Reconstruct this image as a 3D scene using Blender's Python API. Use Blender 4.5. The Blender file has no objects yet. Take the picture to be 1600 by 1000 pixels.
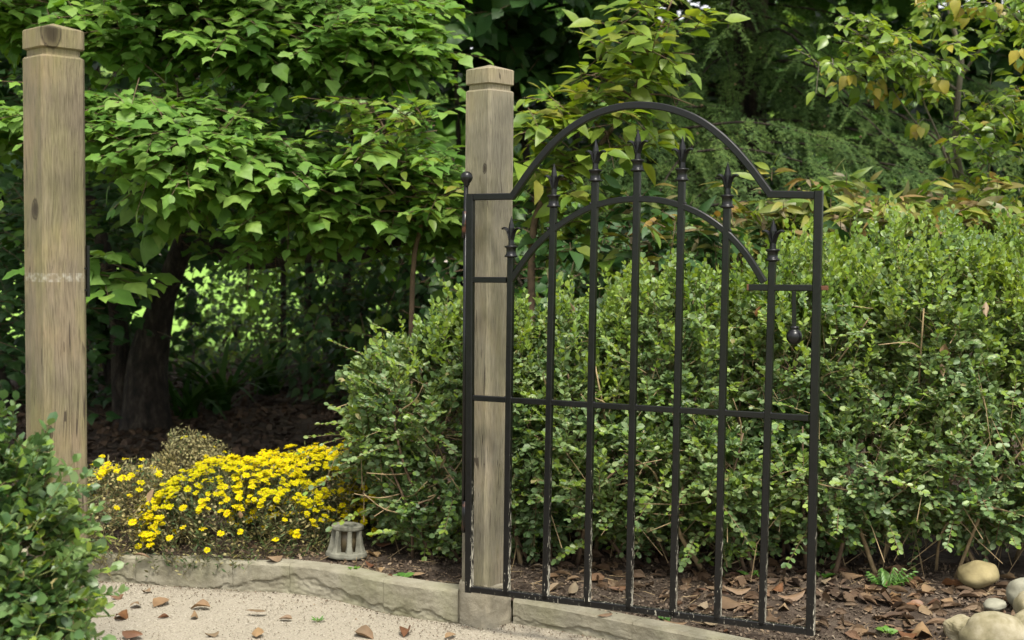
import bpy, math, random
import numpy as np
from mathutils import Matrix, Vector, noise as mnoise

random.seed(7)
rng = np.random.default_rng(11)
R = math.radians
scene = bpy.context.scene
COL = scene.collection

# ------------------------------------------------------------------ camera, sky, sun, exposure
FPX = 2100.0                      # focal length in pixels of the 1600 x 1000 photograph
EYE = np.array((0.0, 0.0, 1.48))
PITCH, ROLL = R(3.13), R(0.6)
cam_d = bpy.data.cameras.new('camera')
cam = bpy.data.objects.new('camera', cam_d)
COL.objects.link(cam)
cam_d.sensor_width = 36.0
cam_d.lens = FPX / 1600 * 36.0
cam_d.clip_start = 0.05
cam_d.clip_end = 2000
RM = (Matrix.Rotation(R(90) - PITCH, 3, 'X') @ Matrix.Rotation(ROLL, 3, 'Z'))
cam.matrix_world = Matrix.Translation(Vector(EYE)) @ RM.to_4x4()
cam_d.dof.use_dof = True
cam_d.dof.focus_distance = 5.05
cam_d.dof.aperture_fstop = 3.6
scene.camera = cam
RN = np.array(RM)

SUN_EL, SUN_AZ = 60.0, 165.0      # azimuth clockwise from +Y (the way the camera looks)
world = bpy.data.worlds.new('World')
scene.world = world
world.use_nodes = True
nt = world.node_tree
nt.nodes.clear()
sky = nt.nodes.new('ShaderNodeTexSky')
sky.sky_type = 'NISHITA'
sky.sun_disc = False
sky.sun_elevation = R(SUN_EL)
sky.sun_rotation = R(SUN_AZ)
sky.dust_density = 3.0
hs = nt.nodes.new('ShaderNodeHueSaturation')          # thin high overcast: the blue is mostly gone
hs.inputs['Saturation'].default_value = 0.10
bg = nt.nodes.new('ShaderNodeBackground')
bg.inputs['Strength'].default_value = 0.085
wo = nt.nodes.new('ShaderNodeOutputWorld')
nt.links.new(sky.outputs[0], hs.inputs['Color'])
nt.links.new(hs.outputs[0], bg.inputs['Color'])
nt.links.new(bg.outputs[0], wo.inputs['Surface'])

sun_d = bpy.data.lights.new('sun', 'SUN')
sun_d.energy = 1.5
sun_d.angle = R(13)
sun_d.color = (1.0, 0.94, 0.82)
sun = bpy.data.objects.new('sun', sun_d)
COL.objects.link(sun)
sd = Vector((math.sin(R(SUN_AZ)) * math.cos(R(SUN_EL)), math.cos(R(SUN_AZ)) * math.cos(R(SUN_EL)), math.sin(R(SUN_EL))))
sun.rotation_euler = sd.to_track_quat('Z', 'Y').to_euler()

vs = scene.view_settings
vs.view_transform = 'Standard'
vs.look = 'None'
vs.exposure = 2.02
vs.gamma = 1.0
vs.use_curve_mapping = False
scene.cycles.use_denoising = True
scene.cycles.max_bounces = 8
scene.cycles.transparent_max_bounces = 8
scene.cycles.caustics_reflective = False
scene.cycles.caustics_refractive = False


# ------------------------------------------------------------------ helpers
def pt(px, py, d):
    """world point that stands d metres in front of the camera and shows at a photograph pixel"""
    v = RN @ np.array(((px - 800) / FPX, (500 - py) / FPX, -1.0))
    return EYE + v * (d / v[1])


def on_z(px, py, z):
    v = RN @ np.array(((px - 800) / FPX, (500 - py) / FPX, -1.0))
    return EYE + v * ((z - EYE[2]) / v[2])


def project(P):
    q = (np.asarray(P) - EYE) @ RN
    w = np.maximum(-q[:, 2], 1e-3)
    return 800 + FPX * q[:, 0] / w, 500 - FPX * q[:, 1] / w, -q[:, 2]


def norm(a):
    a = np.asarray(a, float)
    return a / np.maximum(np.linalg.norm(a, axis=-1, keepdims=True), 1e-9)


def smoothstep(a, b, x):
    t = min(1.0, max(0.0, (x - a) / (b - a)))
    return t * t * (3 - 2 * t)


def nz(x, y, z=0.0):
    return mnoise.noise((x, y, z))


def raw_mesh(name, V, F, mat=None, smooth=False, mats=None, idx=None):
    """F: (m,3) or (m,4) int array"""
    V = np.asarray(V, np.float32)
    F = np.asarray(F, np.int32)
    me = bpy.data.meshes.new(name)
    k = F.shape[1]
    me.vertices.add(len(V))
    me.vertices.foreach_set('co', V.ravel())
    me.loops.add(F.size)
    me.loops.foreach_set('vertex_index', F.ravel())
    me.polygons.add(len(F))
    me.polygons.foreach_set('loop_start', np.arange(len(F), dtype=np.int32) * k)
    if mats:
        for m in mats:
            me.materials.append(m)
        me.polygons.foreach_set('material_index', np.asarray(idx, np.int32))
    elif mat:
        me.materials.append(mat)
    me.polygons.foreach_set('use_smooth', np.full(len(F), bool(smooth)))
    me.update(calc_edges=True)
    me.validate()
    return me


class MB:
    """collects shapes of one mesh"""
    def __init__(self):
        self.v, self.f, self.n = [], [], 0

    def add(self, V, F):
        V = [tuple(map(float, p)) for p in V]
        self.v += V
        self.f += [tuple(i + self.n for i in f) for f in F]
        self.n += len(V)
        return self

    def tube(self, pts, rad, sides=6, cap=True, square=None, rot=0.0):
        """square: a fixed 'side' direction keeps the section aligned"""
        P = np.asarray(pts, float)
        n = len(P)
        rad = np.broadcast_to(np.asarray(rad, float), (n,)) if np.ndim(rad) <= 1 else rad
        T = np.zeros_like(P)
        T[1:-1] = P[2:] - P[:-2]
        T[0] = P[1] - P[0]
        T[-1] = P[-1] - P[-2]
        T = norm(T)
        ref = np.array(square if square is not None else ((0, 0, 1) if abs(T[0][2]) < .9 else (1, 0, 0)), float)
        V = []
        for i in range(n):
            a = ref - T[i] * ref.dot(T[i])
            a = a / max(np.linalg.norm(a), 1e-9)
            if square is None:
                ref = a
            b = np.cross(T[i], a)
            for k in range(sides):
                th = 2 * math.pi * (k + rot) / sides
                V.append(P[i] + (a * math.cos(th) + b * math.sin(th)) * rad[i])
        F = []
        for i in range(n - 1):
            for k in range(sides):
                k2 = (k + 1) % sides
                F.append((i * sides + k, i * sides + k2, (i + 1) * sides + k2, (i + 1) * sides + k))
        if cap:
            F.append(tuple(range(sides))[::-1])
            F.append(tuple((n - 1) * sides + k for k in range(sides)))
        return self.add(V, F)

    def bar(self, pts, w, h, ref, ch=0.12):
        """rectangular chamfered section swept along pts; w along ref, h across; mitred"""
        P = np.asarray(pts, float)
        n = len(P)
        sec = []
        c = ch * min(w, h)
        for sx, sy in ((1, 1), (-1, 1), (-1, -1), (1, -1)):
            x, y = sx * w / 2, sy * h / 2
            pair = [(x, y - sy * c), (x - sx * c, y)]
            if sx * sy < 0:
                pair = pair[::-1]
            sec += pair
        V = []
        for i in range(n):
            if i == 0:
                t = norm(P[1] - P[0]); k = 1
            elif i == n - 1:
                t = norm(P[-1] - P[-2]); k = 1
            else:
                t1, t2 = norm(P[i] - P[i - 1]), norm(P[i + 1] - P[i])
                t = norm(t1 + t2)
                k = 1 / max(.3, t.dot(t1))
            a = np.asarray(ref, float) - t * np.dot(ref, t)
            a = norm(a)
            b = np.cross(t, a)
            for x, y in sec:
                V.append(P[i] + a * x + b * y * k)
        F = []
        for i in range(n - 1):
            for q in range(8):
                q2 = (q + 1) % 8
                F.append((i * 8 + q, i * 8 + q2, (i + 1) * 8 + q2, (i + 1) * 8 + q))
        F.append(tuple(range(8))[::-1])
        F.append(tuple((n - 1) * 8 + q for q in range(8)))
        return self.add(V, F)

    def lathe(self, prof, c=(0, 0, 0), sides=16, rot=0.0):
        V, F = [], []
        for r, z in prof:
            for k in range(sides):
                a = 2 * math.pi * (k + rot) / sides
                V.append((c[0] + r * math.cos(a), c[1] + r * math.sin(a), c[2] + z))
        m = len(prof)
        for i in range(m - 1):
            for k in range(sides):
                k2 = (k + 1) % sides
                F.append((i * sides + k, i * sides + k2, (i + 1) * sides + k2, (i + 1) * sides + k))
        F.append(tuple(range(sides))[::-1])
        F.append(tuple((m - 1) * sides + k for k in range(sides)))
        return self.add(V, F)

    def build(self, name, mat, parent=None, smooth=False, origin=None):
        me = bpy.data.meshes.new(name)
        V = self.v
        if origin is not None:
            V = [(x - origin[0], y - origin[1], z - origin[2]) for x, y, z in V]
        me.from_pydata(V, [], self.f)
        me.materials.append(mat)
        if smooth:
            me.polygons.foreach_set('use_smooth', np.ones(len(me.polygons), bool))
        me.update()
        return link(name, me, parent)


def link(name, data, parent=None):
    o = bpy.data.objects.new(name, data)
    COL.objects.link(o)
    if parent:
        o.parent = parent
    return o


def tag(o, label=None, cat=None, group=None, kind=None):
    for k, v in (('label', label), ('category', cat), ('group', group), ('kind', kind)):
        if v:
            o[k] = v
    return o


def thing(name, loc, label, cat, group=None):
    o = link(name, None)
    o.location = tuple(map(float, loc))
    return tag(o, label, cat, group)


# ------------------------------------------------------------------ materials
MATS = {}


def new_mat(name):
    m = bpy.data.materials.new(name)
    m.use_nodes = True
    t = m.node_tree
    t.nodes.clear()
    out = t.nodes.new('ShaderNodeOutputMaterial')
    MATS[name] = m

    def N(kind, **kw):
        n = t.nodes.new(kind)
        for k, v in kw.items():
            if k in n.inputs:
                n.inputs[k].default_value = v
            else:
                setattr(n, k, v)
        return n

    def L(a, b):
        t.links.new(a, b)
    return m, t, out, N, L


def ramp(N, stops, interp='LINEAR'):
    r = N('ShaderNodeValToRGB')
    r.color_ramp.interpolation = interp
    e = r.color_ramp.elements
    while len(e) < len(stops):
        e.new(0.5)
    for i, (p, c) in enumerate(stops):
        e[i].position = p
        e[i].color = (*c, 1) if len(c) == 3 else c
    return r


def leaf_mat(name, cols, rough=0.42, spec=0.5, transl=0.3, tcol=None, under=0.0, clump=0.9):
    m, t, out, N, L = new_mat(name)
    geo = N('ShaderNodeNewGeometry')
    oi = N('ShaderNodeObjectInfo')
    ad = N('ShaderNodeMath', operation='ADD')
    fr = N('ShaderNodeMath', operation='FRACT')
    L(geo.outputs['Random Per Island'], ad.inputs[0])
    L(oi.outputs['Random'], ad.inputs[1])
    L(ad.outputs[0], fr.inputs[0])
    n = len(cols)
    rp = ramp(N, [(i / max(1, n - 1), c) for i, c in enumerate(cols)])
    L(fr.outputs[0], rp.inputs[0])
    tc = N('ShaderNodeTexCoord')
    no = N('ShaderNodeTexNoise', Scale=35.0, Detail=2.0)
    L(geo.outputs['Position'], no.inputs['Vector'])
    mr = N('ShaderNodeMapRange')
    mr.inputs['To Min'].default_value = 0.75
    mr.inputs['To Max'].default_value = 1.25
    L(no.outputs[0], mr.inputs[0])
    mx = N('ShaderNodeMix', data_type='RGBA', blend_type='MULTIPLY')
    mx.inputs[0].default_value = 1.0
    L(rp.outputs[0], mx.inputs[6])
    L(mr.outputs[0], mx.inputs[7])
    col = mx.outputs[2]
    nl_ = N('ShaderNodeTexNoise', Scale=3.3, Detail=2.0)
    L(geo.outputs['Position'], nl_.inputs['Vector'])
    rl = ramp(N, [(0.36, (0.76, 0.84, 0.86)), (0.5, (1, 1, 1)), (0.64, (1.16, 1.10, 0.92))])
    L(nl_.outputs[0], rl.inputs[0])
    ml = N('ShaderNodeMix', data_type='RGBA', blend_type='MULTIPLY')
    ml.inputs[0].default_value = clump
    L(col, ml.inputs[6])
    L(rl.outputs[0], ml.inputs[7])
    col = ml.outputs[2]
    if under:
        mu = N('ShaderNodeMix', data_type='RGBA')
        mu.inputs[7].default_value = (0.13, 0.16, 0.09, 1)
        sc = N('ShaderNodeMath', operation='MULTIPLY')
        sc.inputs[1].default_value = under
        L(geo.outputs['Backfacing'], sc.inputs[0])
        L(sc.outputs[0], mu.inputs[0])
        L(col, mu.inputs[6])
        col = mu.outputs[2]
    p = N('ShaderNodeBsdfPrincipled', Roughness=rough)
    p.inputs['Specular IOR Level'].default_value = spec
    L(col, p.inputs['Base Color'])
    tr = N('ShaderNodeBsdfTranslucent')
    tm = N('ShaderNodeMix', data_type='RGBA', blend_type='MULTIPLY')
    tm.inputs[0].default_value = 1.0
    tm.inputs[7].default_value = (*(tcol or (1.5, 1.35, 0.5)), 1)
    L(col, tm.inputs[6])
    L(tm.outputs[2], tr.inputs[0])
    ms = N('ShaderNodeMixShader')
    ms.inputs[0].default_value = transl
    L(p.outputs[0], ms.inputs[1])
    L(tr.outputs[0], ms.inputs[2])
    L(ms.outputs[0], out.inputs[0])
    return m


def noise_mat(name, stops, scale=8.0, detail=6.0, rough=0.85, bump=0.3, bscale=None, spec=0.3, stretch=(1, 1, 1), bdist=0.01, island=0.0, coords='Object'):
    m, t, out, N, L = new_mat(name)
    tc = N('ShaderNodeTexCoord')
    mp = N('ShaderNodeMapping')
    mp.inputs['Scale'].default_value = stretch
    L(tc.outputs[coords], mp.inputs[0])
    no = N('ShaderNodeTexNoise', Scale=scale, Detail=detail, Roughness=0.62)
    L(mp.outputs[0], no.inputs['Vector'])
    rp = ramp(N, stops)
    fac = no.outputs[0]
    if island:
        geo = N('ShaderNodeNewGeometry')
        oi = N('ShaderNodeObjectInfo')
        ad = N('ShaderNodeMath', operation='ADD')
        fr = N('ShaderNodeMath', operation='FRACT')
        L(geo.outputs['Random Per Island'], ad.inputs[0])
        L(oi.outputs['Random'], ad.inputs[1])
        L(ad.outputs[0], fr.inputs[0])
        mi = N('ShaderNodeMix', data_type='FLOAT')
        mi.inputs[0].default_value = island
        L(no.outputs[0], mi.inputs[2])
        L(fr.outputs[0], mi.inputs[3])
        fac = mi.outputs[0]
    L(fac, rp.inputs[0])
    p = N('ShaderNodeBsdfPrincipled', Roughness=rough)
    p.inputs['Specular IOR Level'].default_value = spec
    L(rp.outputs[0], p.inputs['Base Color'])
    if bump:
        nb = N('ShaderNodeTexNoise', Scale=bscale or scale * 4, Detail=5.0, Roughness=0.7)
        L(mp.outputs[0], nb.inputs['Vector'])
        bu = N('ShaderNodeBump', Strength=bump, Distance=bdist)
        L(nb.outputs[0], bu.inputs['Height'])
        L(bu.outputs[0], p.inputs['Normal'])
    L(p.outputs[0], out.inputs[0])
    return m


def wood_mat(name, tones, algae, knots, band=None):
    """weathered softwood post; knots: list of (x, y, z, radius) in object space"""
    m, t, out, N, L = new_mat(name)
    tc = N('ShaderNodeTexCoord')
    mp = N('ShaderNodeMapping')
    mp.inputs['Scale'].default_value = (150, 150, 8.0)
    # the grain wanders a little
    wn = N('ShaderNodeTexNoise', Scale=2.6, Detail=2.0)
    L(tc.outputs['Object'], wn.inputs['Vector'])
    wv = N('ShaderNodeVectorMath', operation='MULTIPLY')
    wv.inputs[1].default_value = (0.035, 0.035, 0.0)
    L(wn.outputs['Color'], wv.inputs[0])
    wa = N('ShaderNodeVectorMath', operation='ADD')
    L(tc.outputs['Object'], wa.inputs[0])
    L(wv.outputs[0], wa.inputs[1])
    L(wa.outputs[0], mp.inputs[0])
    g = N('ShaderNodeTexNoise', Scale=1.0, Detail=5.0, Roughness=0.65, Distortion=0.6)
    L(mp.outputs[0], g.inputs['Vector'])
    rp = ramp(N, [(0.30, tones[0]), (0.5, tones[1]), (0.70, tones[2])])
    L(g.outputs[0], rp.inputs[0])
    mp2 = N('ShaderNodeMapping')
    mp2.inputs['Scale'].default_value = (9, 9, 2.2)
    L(tc.outputs['Object'], mp2.inputs[0])
    g2 = N('ShaderNodeTexNoise', Scale=1.0, Detail=4.0, Roughness=0.6)
    L(mp2.outputs[0], g2.inputs['Vector'])
    ar = ramp(N, [(0.42, (0, 0, 0)), (0.66, (1, 1, 1))])
    L(g2.outputs[0], ar.inputs[0])
    am = N('ShaderNodeMath', operation='MULTIPLY')
    am.inputs[1].default_value = algae
    L(ar.outputs[0], am.inputs[0])
    mx = N('ShaderNodeMix', data_type='RGBA')
    mx.inputs[7].default_value = (0.165, 0.155, 0.07, 1)
    L(am.outputs[0], mx.inputs[0])
    L(rp.outputs[0], mx.inputs[6])
    # pinkish / grey weather patches
    g3 = N('ShaderNodeTexNoise', Scale=4.0, Detail=3.0)
    L(tc.outputs['Object'], g3.inputs['Vector'])
    gr = ramp(N, [(0.34, (0.58, 0.585, 0.59)), (0.5, (0.95, 0.945, 0.93)), (0.66, (1.26, 1.16, 1.04))])
    L(g3.outputs[0], gr.inputs[0])
    m2 = N('ShaderNodeMix', data_type='RGBA', blend_type='MULTIPLY')
    m2.inputs[0].default_value = 0.8
    L(mx.outputs[2], m2.inputs[6])
    L(gr.outputs[0], m2.inputs[7])
    col = m2.outputs[2]
    for (kx, ky, kz, kr) in knots:
        sb = N('ShaderNodeVectorMath', operation='SUBTRACT')
        sb.inputs[1].default_value = (kx, ky, kz)
        L(tc.outputs['Object'], sb.inputs[0])
        sc = N('ShaderNodeVectorMath', operation='MULTIPLY')
        sc.inputs[1].default_value = (1, 1, 0.62)
        L(sb.outputs[0], sc.inputs[0])
        ln = N('ShaderNodeVectorMath', operation='LENGTH')
        L(sc.outputs[0], ln.inputs[0])
        ds = N('ShaderNodeMath', operation='MULTIPLY_ADD')
        ds.inputs[1].default_value = 0.012
        L(g.outputs[0], ds.inputs[0])
        L(ln.outputs['Value'], ds.inputs[2])
        kr_ = ramp(N, [(0.0, (1, 1, 1)), (0.55, (.9, .9, .9)), (0.8, (.55, .55, .55)), (0.86, (1, 1, 1)), (1.0, (0, 0, 0))])
        dv = N('ShaderNodeMath', operation='DIVIDE')
        dv.inputs[1].default_value = kr + 0.006
        L(ds.outputs[0], dv.inputs[0])
        L(dv.outputs[0], kr_.inputs[0])
        mk = N('ShaderNodeMix', data_type='RGBA')
        mk.inputs[7].default_value = (0.018, 0.012, 0.008, 1)
        ms_ = N('ShaderNodeMath', operation='MULTIPLY')
        ms_.inputs[1].default_value = 0.92
        L(kr_.outputs[0], ms_.inputs[0])
        L(ms_.outputs[0], mk.inputs[0])
        L(col, mk.inputs[6])
        col = mk.outputs[2]
    if band:
        sx = N('ShaderNodeSeparateXYZ')
        L(tc.outputs['Object'], sx.inputs[0])
        cm = N('ShaderNodeMath', operation='COMPARE')
        cm.inputs[1].default_value = band[0]
        cm.inputs[2].default_value = band[1]
        L(sx.outputs['Z'], cm.inputs[0])
        nb = N('ShaderNodeTexNoise', Scale=60.0, Detail=4.0)
        L(tc.outputs['Object'], nb.inputs['Vector'])
        nr = ramp(N, [(0.45, (0.03, 0.03, 0.03)), (0.68, (0.42, 0.42, 0.42))])
        L(nb.outputs[0], nr.inputs[0])
        bm = N('ShaderNodeMath', operation='MULTIPLY')
        L(cm.outputs[0], bm.inputs[0])
        L(nr.outputs[0], bm.inputs[1])
        mb = N('ShaderNodeMix', data_type='RGBA')
        mb.inputs[7].default_value = (0.5, 0.5, 0.44, 1)
        L(bm.outputs[0], mb.inputs[0])
        L(col, mb.inputs[6])
        col = mb.outputs[2]
    # fine dark checks and pale raised fibres along the grain
    mp3 = N('ShaderNodeMapping')
    mp3.inputs['Scale'].default_value = (420, 420, 16.0)
    L(wa.outputs[0], mp3.inputs[0])
    g4 = N('ShaderNodeTexNoise', Scale=1.0, Detail=3.0, Roughness=0.6)
    L(mp3.outputs[0], g4.inputs['Vector'])
    r4 = ramp(N, [(0.30, (0.44, 0.43, 0.42)), (0.44, (0.86, 0.855, 0.85)), (0.58, (1.05, 1.05, 1.05)), (0.72, (1.28, 1.27, 1.24))])
    L(g4.outputs[0], r4.inputs[0])
    m5 = N('ShaderNodeMix', data_type='RGBA', blend_type='MULTIPLY')
    m5.inputs[0].default_value = 0.9
    L(col, m5.inputs[6])
    L(r4.outputs[0], m5.inputs[7])
    col = m5.outputs[2]
    mp6 = N('ShaderNodeMapping')
    mp6.inputs['Scale'].default_value = (34, 34, 0.9)
    L(wa.outputs[0], mp6.inputs[0])
    g6 = N('ShaderNodeTexNoise', Scale=1.0, Detail=1.0)
    L(mp6.outputs[0], g6.inputs['Vector'])
    g7 = N('ShaderNodeTexNoise', Scale=5.0, Detail=1.0)
    L(tc.outputs['Object'], g7.inputs['Vector'])
    c6 = N('ShaderNodeMath', operation='COMPARE')
    c6.inputs[1].default_value = 0.56
    c6.inputs[2].default_value = 0.006
    L(g6.outputs[0], c6.inputs[0])
    c7 = ramp(N, [(0.50, (0, 0, 0)), (0.56, (.8, .8, .8))])
    L(g7.outputs[0], c7.inputs[0])
    c8 = N('ShaderNodeMath', operation='MULTIPLY')
    L(c6.outputs[0], c8.inputs[0])
    L(c7.outputs[0], c8.inputs[1])
    m8 = N('ShaderNodeMix', data_type='RGBA')
    m8.inputs[7].default_value = (0.03, 0.022, 0.016, 1)
    L(c8.outputs[0], m8.inputs[0])
    L(col, m8.inputs[6])
    col = m8.outputs[2]
    p = N('ShaderNodeBsdfPrincipled', Roughness=0.85)
    p.inputs['Specular IOR Level'].default_value = 0.2
    L(col, p.inputs['Base Color'])
    bu = N('ShaderNodeBump', Strength=0.7, Distance=0.004)
    L(g4.outputs[0], bu.inputs['Height'])
    L(bu.outputs[0], p.inputs['Normal'])
    L(p.outputs[0], out.inputs[0])
    return m


def iron_mat(name, chips=True, rust=0.0):
    """black painted steel, paint flaking to pale primer low down where the weather gets at it"""
    m, t, out, N, L = new_mat(name)
    tc = N('ShaderNodeTexCoord')
    geo = N('ShaderNodeNewGeometry')
    n1 = N('ShaderNodeTexNoise', Scale=14.0, Detail=4.0)
    L(geo.outputs['Position'], n1.inputs['Vector'])
    rp = ramp(N, [(0.35, (0.0012, 0.0012, 0.0016)), (0.7, (0.003, 0.003, 0.0036))])
    L(n1.outputs[0], rp.inputs[0])
    col = rp.outputs[0]
    if chips:
        mp = N('ShaderNodeMapping')
        mp.inputs['Scale'].default_value = (150, 150, 34)
        L(geo.outputs['Position'], mp.inputs[0])
        n2 = N('ShaderNodeTexNoise', Scale=1.0, Detail=4.0, Roughness=0.7)
        L(mp.outputs[0], n2.inputs['Vector'])
        sx = N('ShaderNodeSeparateXYZ')
        L(geo.outputs['Position'], sx.inputs[0])
        mr = N('ShaderNodeMapRange')
        mr.inputs['From Min'].default_value = 1.0
        mr.inputs['From Max'].default_value = 0.15
        mr.inputs['To Min'].default_value = -0.32
        mr.inputs['To Max'].default_value = -0.005
        L(sx.outputs['Z'], mr.inputs[0])
        # flakes sit on the weather side of the bars
        sn = N('ShaderNodeSeparateXYZ')
        L(geo.outputs['Normal'], sn.inputs[0])
        mw = N('ShaderNodeMath', operation='MULTIPLY_ADD')
        mw.inputs[1].default_value = 0.13
        L(sn.outputs['X'], mw.inputs[0])
        L(mr.outputs[0], mw.inputs[2])
        ad = N('ShaderNodeMath', operation='ADD')
        L(n2.outputs[0], ad.inputs[0])
        L(mw.outputs[0], ad.inputs[1])
        cr = ramp(N, [(0.545, (0, 0, 0)), (0.60, (1, 1, 1))])
        L(ad.outputs[0], cr.inputs[0])
        mx = N('ShaderNodeMix', data_type='RGBA')
        mx.inputs[7].default_value = (0.34, 0.32, 0.26, 1)
        L(cr.outputs[0], mx.inputs[0])
        L(col, mx.inputs[6])
        col = mx.outputs[2]
    if rust:
        n3 = N('ShaderNodeTexNoise', Scale=30.0, Detail=5.0)
        L(geo.outputs['Position'], n3.inputs['Vector'])
        rr = ramp(N, [(0.62 - rust * .4, (0, 0, 0)), (0.72 - rust * .4, (1, 1, 1))])
        L(n3.outputs[0], rr.inputs[0])
        mx = N('ShaderNodeMix', data_type='RGBA')
        mx.inputs[7].default_value = (0.085, 0.034, 0.018, 1)
        L(rr.outputs[0], mx.inputs[0])
        L(col, mx.inputs[6])
        col = mx.outputs[2]
    p = N('ShaderNodeBsdfPrincipled')
    n4 = N('ShaderNodeTexNoise', Scale=60.0, Detail=4.0)
    L(geo.outputs['Position'], n4.inputs['Vector'])
    r4 = N('ShaderNodeMapRange')
    r4.inputs['To Min'].default_value = 0.22
    r4.inputs['To Max'].default_value = 0.42
    p.inputs['Specular IOR Level'].default_value = 0.34
    L(n4.outputs[0], r4.inputs[0])
    L(r4.outputs[0], p.inputs['Roughness'])
    L(col, p.inputs['Base Color'])
    bu = N('ShaderNodeBump', Strength=0.25, Distance=0.002)
    L(n4.outputs[0], bu.inputs['Height'])
    L(bu.outputs[0], p.inputs['Normal'])
    L(p.outputs[0], out.inputs[0])
    return m


iron = iron_mat('black painted iron')
iron_rust = iron_mat('rusty iron', chips=False, rust=0.22)
iron_bare = iron_mat('rust ends', chips=False, rust=1.0)
bark = noise_mat('bark', [(0.35, (0.009, 0.007, 0.005)), (0.5, (0.027, 0.020, 0.014)), (0.6, (0.052, 0.041, 0.029)), (0.72, (0.10, 0.084, 0.062))], 20, bump=1.0, bscale=45, stretch=(1, 1, .4), bdist=.04)
bark_dark = noise_mat('dark bark', [(0.35, (0.006, 0.0045, 0.003)), (0.5, (0.022, 0.016, 0.011)), (0.62, (0.05, 0.038, 0.027))], 22, bump=1.0, bscale=40, stretch=(1, 1, .3), bdist=.02)
bark_grey = noise_mat('grey bark', [(0.3, (0.07, 0.058, 0.045)), (0.7, (0.19, 0.165, 0.13))], 16, bump=0.5, stretch=(1, 1, .5))
twig_brown = noise_mat('brown twig', [(0.3, (0.06, 0.04, 0.025)), (0.7, (0.15, 0.10, 0.06))], 20, bump=0.3)
twig_tan = noise_mat('tan twig', [(0.3, (0.15, 0.105, 0.055)), (0.7, (0.32, 0.24, 0.13))], 20, bump=0.3)
twig_green = noise_mat('green twig', [(0.3, (0.07, 0.09, 0.025)), (0.7, (0.14, 0.15, 0.05))], 20, bump=0.0)

box_mat = leaf_mat('boxwood leaf', [(.064, .116, .036), (.102, .166, .054), (.142, .212, .080), (.192, .252, .112)], .44, .42, .28)
box_young = leaf_mat('young boxwood leaf', [(.135, .225, .032), (.18, .275, .045), (.23, .315, .06)], .42, .5, .4)
box_dark = leaf_mat('boxwood leaf left bush', [(.042, .092, .028), (.066, .126, .038), (.095, .162, .052), (.135, .20, .076)], .40, .45, .26)
maple_mat = leaf_mat('maple leaf', [(.066, .148, .022), (.098, .198, .030), (.130, .235, .040), (.168, .268, .060)], .52, .32, .38, (1.35, 1.3, .5))
shade_mat = leaf_mat('shade leaf', [(.018, .055, .014), (.028, .075, .018), (.04, .09, .02)], .5, .4, .3)  # darker leaf colour with the shade under the trees put into it
bright_mat = leaf_mat('light shrub leaf', [(.05, .12, .02), (.09, .19, .03), (.14, .25, .04), (.19, .29, .06)], .45, .4, .45)  # paler green: light on the shrubs from the open lawn, put into the colour
sapling_mat = leaf_mat('sapling leaf', [(.085, .15, .018), (.12, .195, .022), (.15, .225, .03), (.18, .245, .035), (.13, .20, .03), (.17, .17, .035)], .45, .4, .42)
laurel_mat = leaf_mat('glossy leaf', [(.095, .17, .020), (.14, .22, .027), (.19, .26, .036)], .36, .45, .42)
yellow_leaf = leaf_mat('yellowing leaf', [(.26, .24, .03), (.33, .28, .04), (.27, .20, .045)], .45, .4, .4, (1.2, 1.1, .6))
autumn_mat = leaf_mat('turning shrub leaf', [(.085, .145, .022), (.12, .18, .030), (.16, .20, .036), (.24, .22, .045), (.13, .18, .03), (.22, .14, .045), (.23, .185, .11), (.10, .155, .025)], .45, .4, .35, (1.2, 1.1, .6))
hemlock_mat = leaf_mat('hemlock needle', [(.034, .068, .018), (.058, .102, .027), (.10, .152, .042)], .65, .15, .25, (1.2, 1.3, .6))
strap_mat = leaf_mat('strap leaf', [(.02, .06, .012), (.034, .085, .016), (.05, .10, .02)], .6, .15, .35)
mum_leaf = leaf_mat('mum foliage', [(.035, .065, .022), (.055, .09, .03), (.075, .105, .038), (.12, .11, .05)], .6, .3, .2)
mum_spent = leaf_mat('spent mum', [(.16, .14, .06), (.24, .21, .10), (.30, .27, .12), (.10, .09, .04)], .7, .2, .25, (1.1, 1, .7))
mum_yellow = leaf_mat('yellow petal', [(.42, .335, .002), (.47, .40, .003), (.50, .44, .005)], .7, .06, .25, (1.05, 1.0, .4))
mum_eye = leaf_mat('flower eye', [(.40, .24, .004), (.33, .17, .006)], .7, .2, .0)
dry_tan = leaf_mat('dry tan leaf', [(.19, .125, .070), (.24, .170, .10), (.15, .092, .052), (.28, .215, .14)], .6, .3, .15, (1.1, 1, .8))
dry_red = leaf_mat('dry red leaf', [(.125, .055, .028), (.15, .075, .036), (.095, .042, .024)], .5, .35, .2, (1.1, 1, .8))
litter_leaf = leaf_mat('litter leaf', [(.075, .046, .027), (.125, .082, .050), (.055, .033, .020), (.17, .118, .074), (.095, .05, .03)], .7, .2, .1, (1.1, 1, .8))
litter_mat = leaf_mat('litter bits', [(.045, .032, .022), (.09, .064, .044), (.16, .12, .085), (.06, .04, .025), (.22, .17, .12)], .8, .2, .0)
mulch_mat = leaf_mat('mulch bits', [(.03, .02, .013), (.055, .036, .024), (.09, .06, .04), (.04, .026, .018)], .8, .2, .0)
weed_mat = leaf_mat('weed leaf', [(.06, .15, .025), (.10, .20, .035)], .45, .4, .3)

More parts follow.
